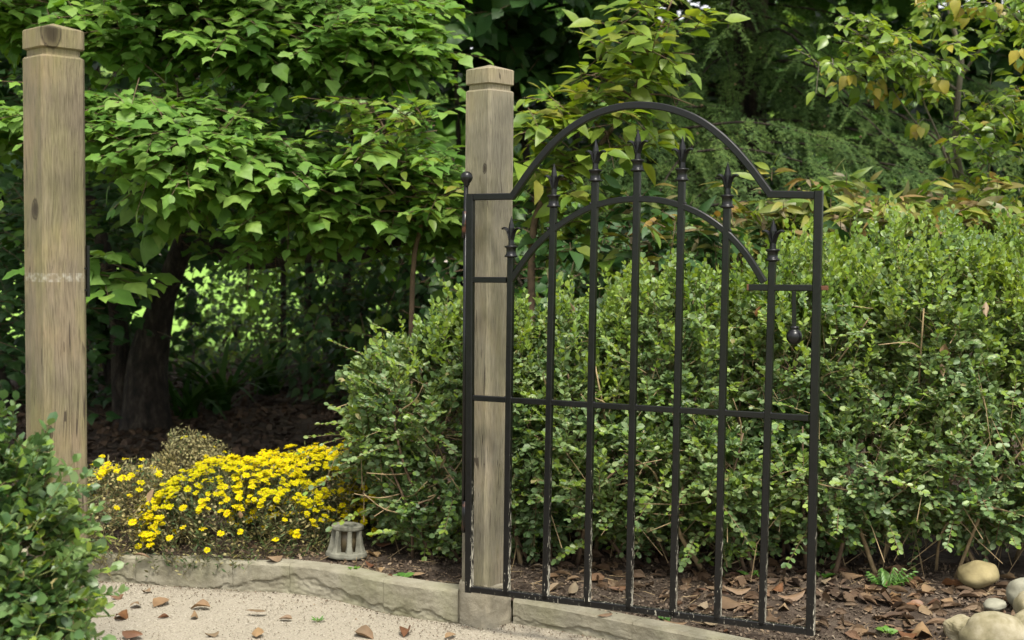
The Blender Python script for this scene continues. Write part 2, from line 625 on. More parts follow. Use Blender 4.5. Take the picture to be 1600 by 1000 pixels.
soil = noise_mat('soil', [(0.3, (0.028, 0.02, 0.014)), (0.5, (0.062, 0.046, 0.034)), (0.72, (0.12, 0.095, 0.072))], 11, 8, .95, .9, 60, .15, bdist=.02)
lawn_m = noise_mat('lawn', [(0.3, (0.12, 0.24, 0.035)), (0.7, (0.21, 0.34, 0.06))], .8, 6, .9, .3, 40, .2)
drive_m = noise_mat('pale drive', [(0.3, (0.30, 0.26, 0.22)), (0.7, (0.40, 0.36, 0.31))], 1.5, 4, .9, .1)
path_m = noise_mat('crushed stone', [(0.28, (0.14, 0.120, 0.088)), (0.45, (0.242, 0.214, 0.164)), (0.58, (0.288, 0.258, 0.203)), (0.78, (0.36, 0.328, 0.265))], 130, 8, .95, .8, 300, .2, bdist=.005)
grit_m = noise_mat('grit', [(0.2, (0.17, 0.145, 0.105)), (0.5, (0.26, 0.23, 0.175)), (0.85, (0.38, 0.35, 0.285))], 5, 2, .9, 0, island=.9)
stone_m = noise_mat('pale field stone', [(0.3, (0.10, 0.09, 0.045)), (0.45, (0.18, 0.157, 0.092)), (0.6, (0.245, 0.218, 0.145)), (0.75, (0.31, 0.285, 0.21))], 14, 8, .8, .35, 40, .3, bdist=.006)
stone_dark = noise_mat('dull field stone', [(0.3, (0.13, 0.105, 0.05)), (0.6, (0.24, 0.20, 0.10)), (0.75, (0.32, 0.27, 0.16))], 8, 8, .85, .4, 40, .25, bdist=.006)
stone_grey = noise_mat('grey field stone', [(0.3, (0.13, 0.125, 0.09)), (0.7, (0.27, 0.262, 0.20))], 9, 8, .85, .4, 40, .25, bdist=.006)
lamp_m = noise_mat('grey cast lamp', [(0.3, (0.085, 0.083, 0.062)), (0.5, (0.135, 0.132, 0.102)), (0.75, (0.20, 0.197, 0.155))], 22, 6, .8, .3, 90, .3, bdist=.003)
lens_m = noise_mat('dusty lamp lens', [(0.3, (0.055, 0.042, 0.022)), (0.7, (0.10, 0.078, 0.042))], 14, 4, .35, .1)


def kerb_mat():
    m, t, out, N, L = new_mat('mossy concrete')
    tc = N('ShaderNodeTexCoord')
    n1 = N('ShaderNodeTexNoise', Scale=9.0, Detail=8.0, Roughness=0.65)
    L(tc.outputs['Object'], n1.inputs['Vector'])
    rp = ramp(N, [(0.3, (0.13, 0.117, 0.082)), (0.5, (0.20, 0.184, 0.135)), (0.7, (0.255, 0.238, 0.182))])
    L(n1.outputs[0], rp.inputs[0])
    n2 = N('ShaderNodeTexNoise', Scale=5.0, Detail=5.0)
    L(tc.outputs['Object'], n2.inputs['Vector'])
    mr = ramp(N, [(0.45, (0, 0, 0)), (0.68, (.35, .35, .35))])
    L(n2.outputs[0], mr.inputs[0])
    mx = N('ShaderNodeMix', data_type='RGBA')
    mx.inputs[7].default_value = (0.145, 0.15, 0.068, 1)
    L(mr.outputs[0], mx.inputs[0])
    L(rp.outputs[0], mx.inputs[6])
    p = N('ShaderNodeBsdfPrincipled', Roughness=0.92)
    p.inputs['Specular IOR Level'].default_value = 0.2
    L(mx.outputs[2], p.inputs['Base Color'])
    nb = N('ShaderNodeTexNoise', Scale=70.0, Detail=6.0, Roughness=0.7)
    L(tc.outputs['Object'], nb.inputs['Vector'])
    bu = N('ShaderNodeBump', Strength=0.7, Distance=0.006)
    L(nb.outputs[0], bu.inputs['Height'])
    L(bu.outputs[0], p.inputs['Normal'])
    L(p.outputs[0], out.inputs[0])
    return m


kerb_m = kerb_mat()

# ------------------------------------------------------------------ the ground
KERB = [(-9.0, 6.2), (-3.2, 6.0), (-2.35, 5.9), (-1.82, 5.80), (-1.18, 5.67), (-0.93, 5.62), (-0.70, 5.50), (-0.505, 5.34), (-0.22, 5.20),
        (0.02, 5.19), (0.34, 5.02), (0.68, 4.80), (1.25, 4.42), (2.1, 3.85), (4.0, 2.6), (8.0, 0.0)]
def catmull(P, n=10):
    P = [np.asarray(p, float) for p in P]
    P = [2 * P[0] - P[1]] + P + [2 * P[-1] - P[-2]]
    out = []
    for i in range(1, len(P) - 2):
        for k in range(n):
            t = k / n
            a, b_, c, d = P[i - 1], P[i], P[i + 1], P[i + 2]
            out.append(.5 * ((2 * b_) + (-a + c) * t + (2 * a - 5 * b_ + 4 * c - d) * t * t + (-a + 3 * b_ - 3 * c + d) * t ** 3))
    out.append(P[-2])
    return np.array(out)


_k = catmull(KERB, 8)
KX, KY = _k[:, 0], _k[:, 1]


def kerb_y(x):
    return float(np.interp(x, KX, KY))


def bed_z(x, y):
    t = y - kerb_y(x)
    z = 0.082 + 0.034 * (1 - smoothstep(-.5, 0.1, x)) + 0.05 * smoothstep(0.1, 1.6, t) + 0.10 * smoothstep(2.0, 9.0, t)
    z -= 0.035 * smoothstep(0.1, 0.9, x) * (1 - smoothstep(0.3, 1.2, t))
    z += 0.018 * nz(x * 2.2, y * 2.2) + 0.010 * nz(x * 7, y * 7, 3) + 0.006 * nz(x * 17, y * 17, 5)
    # soil heaped where the edging ends towards the stones
    z += 0.03 * smoothstep(1.4, 2.2, x) * (1 - smoothstep(.6, 1.6, t))
    return z


def sheet(name, xs, ys, zf, mat, kind='structure', smooth=True):
    V = [(x, y, zf(x, y)) for y in ys for x in xs]
    n = len(xs)
    F = [(j * n + i, j * n + i + 1, (j + 1) * n + i + 1, (j + 1) * n + i) for j in range(len(ys) - 1) for i in range(n - 1)]
    o = link(name, raw_mesh(name, V, F, mat, smooth))
    o['kind'] = kind
    return o


sheet('ground', np.linspace(-400, 400, 9), np.linspace(-200, 600, 9), lambda x, y: -0.06, lawn_m)
# path: crushed stone up to the kerb line
xs = np.concatenate([np.linspace(-8, -2.2, 12), np.linspace(-2.1, 2.2, 110), np.linspace(2.4, 7.5, 10)])
ts = np.concatenate([np.linspace(0.05, -1.6, 42), np.linspace(-2, -9, 8)])
V, F = [], []
for t in ts:
    for x in xs:
        y = kerb_y(x) + t
        V.append((x, y, 0.006 * nz(x * 3, y * 3) + 0.004 * nz(x * 11, y * 11, 2)))
n = len(xs)
F = [(j * n + i, (j + 1) * n + i, (j + 1) * n + i + 1, j * n + i + 1) for j in range(len(ts) - 1) for i in range(n - 1)]
o = link('path', raw_mesh('path', V, F, path_m, True))
o['kind'] = 'structure'
# planting bed
xs = np.concatenate([np.linspace(-9, -2.4, 24), np.linspace(-2.3, 2.8, 150), np.linspace(3, 9, 20)])
ts = np.concatenate([np.linspace(0.045, 2.2, 60), np.linspace(2.3, 9.5, 50)])
V = []
for t in ts:
    for x in xs:
        y = kerb_y(max(-9, x)) + t if t < 3 else None
        if y is None:
            k = (t - 3) / 6.5
            y = (kerb_y(x) + 3) * (1 - k) + 15.0 * k
        V.append((x, y, bed_z(x, y)))
n = len(xs)
F = [(j * n + i, j * n + i + 1, (j + 1) * n + i + 1, (j + 1) * n + i) for j in range(len(ts) - 1) for i in range(n - 1)]
o = link('planting_bed', raw_mesh('planting_bed', V, F, soil, True))
o['kind'] = 'structure'
sheet('lawn', np.linspace(-60, 60, 25), np.linspace(14.8, 75, 25), lambda x, y: 0.16 + 0.01 * (y - 15) + .05 * nz(x * .2, y * .2) if y > 14.9 else 0.0, lawn_m)
sheet('driveway', np.linspace(-60, 60, 9), np.linspace(60, 78, 5), lambda x, y: 0.28 + 0.01 * (y - 15), drive_m)

# kerb of concrete blocks
kerb = link('kerb', None)
kerb['kind'] = 'structure'


def kerb_block(x0, x1, h0, h1, seed):
    """one cast block of the edging: smooth arris, ragged crust broken away low on the face"""
    L_ = math.hypot(x1 - x0, kerb_y(x1) - kerb_y(x0))
    nx = max(8, int(L_ / .008))
    nr = 30
    g = 0.0010 / max(L_, .05)
    V = []
    for i in range(nx + 1):
        s = g + (1 - 2 * g) * i / nx
        x = x0 + (x1 - x0) * s
        y = kerb_y(x)
        dy = kerb_y(x + .04) - kerb_y(x - .04)
        ln = math.hypot(.08, dy)
        nxv, nyv = -dy / ln, .08 / ln          # points into the bed
        h = h0 + (h1 - h0) * s
        wav = .26 * h + .5 * h * nz(x * 1.7, 3.1) + .22 * h * nz(x * 5.5, 1.7) + .12 * h * nz(x * 19, .4) + .07 * h * nz(x * 47, 2.4)
        col = [(0.012, -.05)]
        for q in range(nr):
            z = -.01 + (h + .004) * q / (nr - 1)
            k = 1 - smoothstep(wav - .003, wav + .002, z)
            d = k * (0.0045 + 0.004 * nz(x * 6, z * 14, 2.2) + .004 * nz(x * 22, z * 30, 1) + .005 * nz(x * 60, z * 70, 3)) - (1 - k) * .001
            d += .0018 * nz(x * 30, z * 40, 4) + .0015 * nz(x * 90, z * 90, 6) + .0015 * nz(x * 8, z * 9, 9)
            if q == nr - 1:
                d += .003
            col.append((d, z))
        tz = h + .0015 * nz(x * 4, 2, 5)
        col += [(.006 + .0015 * nz(x * 18, 7) + .0015 * nz(x * 50, 7), tz), (.05, tz + .001 * nz(x * 11, 3)), (.088, tz - .001), (.093, tz - .006), (.093, -.05)]
        for d, z in col:
            V.append((x + nxv * d, y + nyv * d, z))
    m = nr + 6
    F = [(i * m + q, (i + 1) * m + q, (i + 1) * m + q + 1, i * m + q + 1) for i in range(nx) for q in range(m - 1)]
    b = MB()
    b.add(V, F)
    b.add(V[:m], [tuple(range(m))[::-1]])
    b.add(V[nx * m:], [tuple(range(m))])
    o = b.build('kerb_block', kerb_m, kerb, smooth=True)
    o.data.set_sharp_from_angle(angle=R(32))


cuts = [(-5.0, .118), (-4.1, .118), (-3.2, .12), (-2.6, .12), (-1.62, .122), (-1.18, .126), (-0.93, .13), (-0.505, .136), (-0.20, .136)]
for i in range(len(cuts) - 1):
    kerb_block(cuts[i][0], cuts[i + 1][0], cuts[i][1], cuts[i + 1][1], i * 3.3)
cuts = [(0.015, .10), (0.46, .085), (0.95, .075), (1.5, .06), (2.1, .05)]
for i in range(len(cuts) - 1):
    kerb_block(cuts[i][0], cuts[i + 1][0], cuts[i][1], cuts[i + 1][1], 50 + i * 3.3)


# ------------------------------------------------------------------ gate posts
def gate_post(px, d, yaw, w, top_py, label, tones, algae, knots, band=None, base=-0.15):
    c = pt(px, 500, d)
    top = pt(px, top_py, d)[2]
    root = thing('gate_post', (c[0], c[1], 0), label, 'post', 'wooden posts of the gateway')
    root.rotation_euler.z = yaw
    m = wood_mat('weathered wood ' + str(px), tones, algae, knots, band)

    def rings(zs):
        V, F = [], []
        ch = 0.012
        for z, hw in zs:
            h = hw
            for sx, sy in ((1, 1), (-1, 1), (-1, -1), (1, -1)):
                a = (sx * h, sy * (h - ch))
                b = (sx * (h - ch), sy * h)
                pr = (a, b) if sx * sy > 0 else (b, a)
                for x, y in pr:
                    V.append((x, y, z))
        k = len(zs)
        for i in range(k - 1):
            for q in range(8):
                q2 = (q + 1) % 8
                F.append((i * 8 + q, i * 8 + q2, (i + 1) * 8 + q2, (i + 1) * 8 + q))
        F.append(tuple(range(8))[::-1])
        F.append(tuple((k - 1) * 8 + q for q in range(8)))
        return V, F
    h = w / 2
    capz = top - .018
    V, F = rings([(base, h), (top - .105, h), (top - .1, h - .004), (top - .098, h - .009), (top - .078, h - .009)])
    MB().add(V, F).build('post_shaft', m, root)
    V, F = rings([(top - .079, h - .006), (top - .075, h), (top - .022, h), (top - .0185, h - .004)])
    V.append((0, 0, top + .002))
    F = F[:-1] + [((len(V) - 9) + q, (len(V) - 9) + (q + 1) % 8, len(V) - 1) for q in range(8)]
    MB().add(V, F).build('post_cap', m, root)
    return root, top


post_l, top_l = gate_post(87, 4.05, R(45.6), 0.138, 38, 'weathered wooden post standing alone behind the foreground bush',
                          ((.122, .100, .070), (.158, .130, .090), (.196, .163, .114)), .75,
                          [(-.069, -.014, 1.575, .022), (-.062, -.066, .911, .018), (-.040, -.069, 2.095, .035)], (1.374, .013))
post_r, top_r = gate_post(762, 5.215, R(-43), 0.142, 102, 'greyish wooden post that carries the black iron gate',
                          ((.150, .134, .098), (.182, .163, .121), (.214, .194, .147)), .4,
                          [(.045, -.071, 1.775, .013), (-.071, -.050, 1.735, .010)])
# strike plate and small screws on the left post
b = MB()
b.bar([(0.0725, -.046, 1.315), (0.0725, -.046, 1.47)], .009, .045, (1, 0, 0))
b.build('strike_plate', iron, post_l)
for z, y in ((1.40, -.069), (1.335, -.0695)):
    MB().lathe([(.004, -.002), (.004, .002), (.001, .004)], (.062, y, z), 8).build('screw', iron_rust, post_l)

# rough mortar footing under the gate post
cr = pt(762, 500, 5.215)
V, F = [], []
nu, nzz = 40, 14
for j in range(nzz + 1):
    z = -.04 + .215 * j / nzz
    for i in range(nu):
        a = 2 * math.pi * i / nu
        ca, sa = math.cos(a), math.sin(a)
        r = (0.0718 + .005 * (1 - j / nzz)) / max(abs(ca), abs(sa))
        r = min(r, .100)
        x, y = r * ca, r * sa
        k = 1 + .05 * nz(x * 22, y * 22, z * 24) + .05 * (1 - j / nzz) + .05 * max(0, nz(x * 9, y * 9, z * 30 + 4))
        if j == nzz:
            k = .955
        V.append((x * k, y * k, z))
for j in range(nzz):
    for i in range(nu):
        i2 = (i + 1) % nu
        F.append((j * nu + i, j * nu + i2, (j + 1) * nu + i2, (j + 1) * nu + i))
footing_m = noise_mat('stained footing', [(0.3, (0.15, 0.132, 0.095)), (0.5, (0.23, 0.206, 0.152)), (0.7, (0.28, 0.254, 0.192))], 16, 8, .92, .8, 80, .2, bdist=.006)
MB().add(V, F).build('mortar_footing', footing_m, post_r, smooth=False)

# ------------------------------------------------------------------ the gate
GL = pt(735, 600, 5.075)
GR = pt(1272, 640, 4.50)
GU = norm(np.array((GR[0] - GL[0], GR[1] - GL[1], 0)))
GN = np.array((GU[1], -GU[0], 0.0))             # towards the camera
ZUP = np.array((0, 0, 1.0))


def gp(px, py):
    v = RN @ np.array(((px - 800) / FPX, (500 - py) / FPX, -1.0))
    s = (GL - EYE).dot(GN) / v.dot(GN)
    return EYE + v * s


GO = gp(734, 919)
gate = thing('iron_gate', GO, 'black wrought iron garden gate with arched top, standing open', 'gate')


def gbuild(b, name, mat=iron, parent=gate, smooth=False):
    o = b.build(name, mat, parent, smooth, origin=GO if parent is gate else None)
    return o


def spline(P, n=10):
    P = [np.asarray(p, float) for p in P]
    P = [2 * P[0] - P[1]] + P + [2 * P[-1] - P[-2]]
    out = []
    for i in range(1, len(P) - 2):
        for k in range(n):
            t = k / n
            a, b_, c, d = P[i - 1], P[i], P[i + 1], P[i + 2]
            out.append(.5 * ((2 * b_) + (-a + c) * t + (2 * a - 5 * b_ + 4 * c - d) * t * t + (-a + 3 * b_ - 3 * c + d) * t ** 3))
    out.append(P[-2])
    return np.array(out)


BW = 0.0255
gbuild(MB().bar([gp(735.5, 303), gp(733, 925)], BW, BW * 1.1, GN), 'hinge_stile')
gbuild(MB().bar([gp(1279.5, 298), gp(1266, 992)], BW, BW * 1.1, GN), 'latch_stile')
arch = [gp(801, 307), gp(835, 259), gp(876, 213.5), gp(921, 183), gp(965, 168), gp(1005, 164.5), gp(1047, 170), gp(1092, 187.5), gp(1132, 217), gp(1168, 255.5), gp(1204, 303.5)]
top = [gp(742, 308)] + list(spline(arch, 6)) + [gp(1273, 305)]
gbuild(MB().bar(top, BW, BW * .98, GN), 'arched_top_rail')
low = [gp(799, 438), gp(829, 394), gp(862, 361.5), gp(896, 338), gp(929, 322), gp(963, 313.5), gp(996, 311), gp(1031, 313), gp(1066, 322), gp(1101, 338), gp(1136, 364), gp(1166, 397), gp(1194, 441)]
gbuild(MB().bar(spline(low, 4), BW * .86, BW * .86, GN), 'inner_arch')
gbuild(MB().bar([gp(740, 437), gp(792, 437.5)], BW * .8, BW * .85, GN), 'side_rail')
b = MB().bar([gp(740, 621.5), gp(1264, 653)], BW * .8, BW * .82, GN)
gbuild(b, 'middle_rail')
gbuild(MB().bar([gp(738, 920), gp(1261, 985.5)], BW * .92, BW * .95, GN), 'bottom_rail')
lb = gbuild(MB().bar([gp(1171, 449), gp(1284, 450)], BW * .8, BW * .85, GN), 'latch_bar')
MB().bar([gp(1168, 449), gp(1172, 449)], BW * .79, BW * .84, GN).build('rusty_end', iron_bare, lb, origin=GO)
MB().bar([gp(1284, 450), gp(1294, 450)], BW * .6, BW * .6, GN).build('rusty_end', iron_bare, lb, origin=GO)
# latch pendulum
kc = gp(1241, 525)
hd = gbuild(MB().bar([gp(1240.5, 455), gp(1241, 513)], .013, .013, GN), 'latch_rod')
MB().lathe([(.004, .034), (.013, .034), (.016, .030), (.0155, .026), (.012, .022), (.0195, .018), (.0255, .008), (.0275, -.002), (.0255, -.013), (.019, -.022), (.010, -.028), (.004, -.030)][::-1],
           kc, 20).build('latch_knob', iron, hd, True, origin=GO)

BARS = [((798.5, 402), (791.5, 931), 338), ((865, 324), (852.5, 938), 255), ((930, 284), (917.5, 946), 217), ((996, 268), (983, 955), 202),
        ((1065.5, 283), (1051.5, 963.5), 213), ((1136, 325), (1121, 971), 253), ((1207, 408), (1190.5, 979), 342)]
FIN_H = []
for (tx, ty), (bx, by), tip in BARS:
    T_, B_ = gp(tx, ty), gp(bx, by)
    tp = gp(tx + 1.2, tip)
    br = gbuild(MB().bar([B_ + ZUP * .004, T_], BW * .92, BW * .92, GN), 'bar')
    H = tp[2] - T_[2]
    # collar: two thin flanges round a slightly waisted socket
    col_h = H * .28
    MB().lathe([(.014, -.002), (.0165, 0), (.0245, .001), (.0250, .005), (.0245, .0065), (.0205, .009), (.0185, col_h * .3), (.0180, col_h * .5), (.0185, col_h * .75),
                (.0205, col_h - .008), (.0245, col_h - .005), (.025, col_h - .002), (.0242, col_h), (.014, col_h + .002)], T_, 18).build('collar', iron, br, True, origin=GO)
    # spear with two curled leaves
    z0 = col_h
    b = MB()
    prof = [(0, .0125, .0125), (.18, .0112, .0112), (.36, .0105, .0105), (.48, .0115, .0105), (.60, .0128, .0105), (.74, .0098, .0085), (.88, .0048, .0048), (1, .0008, .0008)]
    V, Fq = [], []
    for s, a, c in prof:
        p = T_ + ZUP * (z0 + (H - z0) * s)
        for k in range(8):
            th = math.pi * 2 * k / 8
            rr = 1.0 if k % 2 == 0 else .80
            V.append(p + GU * (a * math.cos(th) * rr) + GN * (c * math.sin(th) * rr))
    for i in range(len(prof) - 1):
        for k in range(8):
            Fq.append((i * 8 + k, i * 8 + (k + 1) % 8, (i + 1) * 8 + (k + 1) % 8, (i + 1) * 8 + k))
    b.add(V, Fq)
    Hs = H - z0
    for s in (-1, 1):
        cpts = [(.003, .22), (.0085, .38), (.014, .50), (.022, .575), (.031, .60), (.0385, .575)]
        P = [T_ + GU * (s * u) + ZUP * (z0 + Hs * v) for u, v in cpts]
        P = spline(P, 3)
        V, Fq = [], []
        n_ = len(P)
        for i, p in enumerate(P):
            k = i / (n_ - 1)
            wd = .0135 * (1 - .40 * k ** 3)
            tk = .0095 * (1 - .60 * k)
            t_ = norm(P[min(i + 1, n_ - 1)] - P[max(i - 1, 0)])
            up = norm(np.cross(GN, t_)) * tk
            V += [p + GN * wd, p + up, p - GN * wd, p - up]
        for i in range(n_ - 1):
            for q in range(4):
                Fq.append((i * 4 + q, i * 4 + (q + 1) % 4, (i + 1) * 4 + (q + 1) % 4, (i + 1) * 4 + q))
        Fq.append(tuple((n_ - 1) * 4 + q for q in range(4)))
        b.add(V, Fq)
    b.build('spear_finial', iron, br, False, origin=GO)
# weld lumps where bars pass the rails
b = MB()


def weld(p, r):
    for s in (-1, 1):
        q = p + GU * (s * .0125)
        b.lathe([(r * .2, -r), (r * .8, -r * .6), (r, 0), (r * .8, r * .6), (r * .2, r)], q + GN * .006, 6)


for (tx, ty), (bx, by), tip in BARS:
    T_, B_ = gp(tx, ty), gp(bx, by)
    for frac_py in ('mid', 'bot'):
        if frac_py == 'mid':
            xx = tx + (bx - tx) * .45
            p = gp(xx, 621.5 + (xx - 740) / 524 * 31.5)
        else:
            p = gp(bx, by)
        weld(p + ZUP * .009, .0055)
for x_, y_ in ((862, 361), (929, 322), (996, 311), (1066, 322), (1136, 364)):
    weld(gp(x_, y_) + ZUP * .009, .006)
gbuild(b, 'weld_beads')
gate.children[-1]['kind'] = 'stuff'
# hinge rod with its ball
hr = gbuild(MB().tube([gp(727.5, 286) - GN * .003, gp(724, 832) - GN * .003], .0085, 10), 'hinge_rod', smooth=True)
bc = gp(728.5, 277.5)
MB().lathe([(.007, -.036), (.0085, -.03), (.0125, -.026), (.0115, -.021), (.017, -.016), (.0215, -.008), (.0235, .001), (.0215, .011), (.0165, .018), (.009, .0225), (.002, .024)],
           bc - GN * .003, 20).build('hinge_ball', iron, hr, True, origin=GO)
for py0, py1 in ((330, 372), (783, 828)):
    q0, q1 = gp(726.5, py0) - GN * .003, gp(725, py1) - GN * .003
    MB().tube([q0, q1], .0115, 10).build('hinge_barrel', iron_rust, hr, True, origin=GO)
    m_ = (q0 + q1) / 2
    MB().bar([m_, m_ + np.array((-.004, .075, 0))], .006, .03, (1, 0, 0)).build('hinge_strap', iron_rust, hr, origin=GO)

# ------------------------------------------------------------------ path light
lp = on_z(541, 872, .13)
for _ in range(4):
    lp = on_z(541, 872, bed_z(lp[0], lp[1]))
lz = bed_z(lp[0], lp[1])
plight = thing('path_light', (lp[0], lp[1], lz), 'squat grey path light with open sides beside the yellow flowers', 'lamp')
plight.rotation_euler = (R(-2), R(2.5), R(14))
MB().lathe([(.070, 0), (.083, 0), (.0895, .004), (.0905, .010), (.088, .022), (.082, .027), (.060, .027)], (0, 0, .006), 40).build('base_ring', lamp_m, plight, False)
MB().lathe([(.056, .120), (.0685, .121), (.0705, .125), (.0705, .136), (.067, .1405), (.05, .145), (.025, .148), (.004, .149)], (0, 0, .006), 40).build('cap', lamp_m, plight, False)
MB().lathe([(.046, .02), (.046, .125)], (0, 0, .006), 24).build('lens', lens_m, plight, True)
for k in range(7):
    a = 2 * math.pi * (k + .3) / 7
    c, s = math.cos(a), math.sin(a)
    rad, tan = np.array((c, s, 0)), np.array((-s, c, 0))
    V = []
    for z, r1, r0, w_ in ((.026, .086, .050, .0150), (.06, .0755, .05, .0105), (.10, .0690, .05, .0095), (.130, .0672, .05, .0095)):
        for rr, ww in ((r1 - .004, 1), (r1, .55), (r1, -.55), (r1 - .004, -1), (r0, -1), (r0, 1)):
            V.append(rad * rr + tan * (ww * w_) + np.array((0, 0, z)))
    Fq = [(i * 6 + q, i * 6 + (q + 1) % 6, (i + 1) * 6 + (q + 1) % 6, (i + 1) * 6 + q) for i in range(3) for q in range(6)]
    MB().add(V, Fq).build('pillar', lamp_m, plight)


# ------------------------------------------------------------------ stones
def stone(px, py, d, rx, ry, rz, yaw, mat, label, sharp=0.0, sink=.3, seed=0):
    c = pt(px, py, d)
    n1, n2 = 36, 22
    V, F = [], []
    for j in range(n2 + 1):
        th = math.pi * j / n2
        for i in range(n1):
            ph = 2 * math.pi * i / n1
            v = np.array((math.sin(th) * math.cos(ph), math.sin(th) * math.sin(ph), math.cos(th)))
            if sharp:
                k = (abs(v[0]) ** (2 + sharp) + abs(v[1]) ** (2 + sharp) + abs(v[2]) ** (2 + sharp)) ** (-1 / (2 + sharp))
            else:
                k = 1
            k *= 1 + .17 * nz(v[0] * 1.3 + seed, v[1] * 1.3, v[2] * 1.3) + (.035 + .05 * (sharp > 0)) * nz(v[0] * 3.3 + seed, v[1] * 3.3, v[2] * 3.3) + .012 * nz(v[0] * 9 + seed, v[1] * 9, v[2] * 9)
            V.append((v[0] * rx * k, v[1] * ry * k, v[2] * rz * k))
    for j in range(n2):
        for i in range(n1):
            i2 = (i + 1) % n1
            F.append((j * n1 + i, (j + 1) * n1 + i, (j + 1) * n1 + i2, j * n1 + i2))
    o = MB().add(V, F).build('field_stone', mat, None, smooth=not sharp)
    o.location = tuple(map(float, c))
    o.rotation_euler = (R(4), R(-5), yaw)
    tag(o, label, 'stone', 'field stones at the end of the hedge')


stone(1528, 897, 5.32, .083, .07, .052, R(10), stone_dark, 'oval tan stone half buried in leaves under the hedge', seed=1)
stone(1552, 992, 4.72, .112, .09, .088, R(-15), stone_m, 'large pale round stone in front, biggest of the stones', seed=2)
stone(1506, 990, 4.80, .050, .06, .055, R(30), stone_m, 'small blocky stone with flat top left of the biggest stone', sharp=2.5, seed=3)
stone(1554, 945, 4.98, .042, .04, .022, R(0), stone_grey, 'little flat light grey stone behind the biggest stone', seed=4)
stone(1597, 928, 5.02, .058, .06, .058, R(40), stone_grey, 'grey rounded stone at the right edge, behind the mossy one', seed=5)
stone(1607, 948, 4.86, .052, .05, .058, R(10), stone_m, 'mossy cream stone cut by the right edge', seed=6)
stone(1602, 975, 4.80, .05, .05, .05, R(70), stone_m, 'lowest pale stone at the right edge beside the biggest stone', seed=7)


# ------------------------------------------------------------------ leaves: templates
def dry_leaf_mesh(var, kind):
    r = random.Random(var * 13 + 5)
    n1, n2 = 7, 4
    V, F = [], []
    wid = {'broad': .36, 'long': .24}[kind]
    curl = r.uniform(.8, 2.0)
    bend = r.uniform(-.6, .9)
    tw = r.uniform(-.8, .8)
    for i in range(n1 + 1):
        y = i / n1
        w_ = wid * math.sin(math.pi * min(1, max(0.02, y ** .75 * .98 + .01))) + .008
        w_ *= 1 + r.uniform(-.12, .12)
        for j in range(n2 + 1):
            u = -1 + 2 * j / n2
            a = u * curl
            x = w_ * math.sin(a) / max(.4, curl) * 1.0
            z = w_ * (1 - math.cos(a)) / max(.4, curl)
            z += -bend * .5 * (y - .5) ** 2
            x, z = x * math.cos(tw * (y - .5)) - z * math.sin(tw * (y - .5)), x * math.sin(tw * (y - .5)) + z * math.cos(tw * (y - .5))
            V.append((x + r.uniform(-.01, .01), y - .5, z + r.uniform(-.012, .012)))
    for i in range(n1):
        for j in range(n2):
            a = i * (n2 + 1) + j
            F.append((a, a + 1, a + n2 + 2, a + n2 + 1))
    zmin = min(v[2] for v in V)
    V = [(x, y, z - zmin) for x, y, z in V]
    return V, F


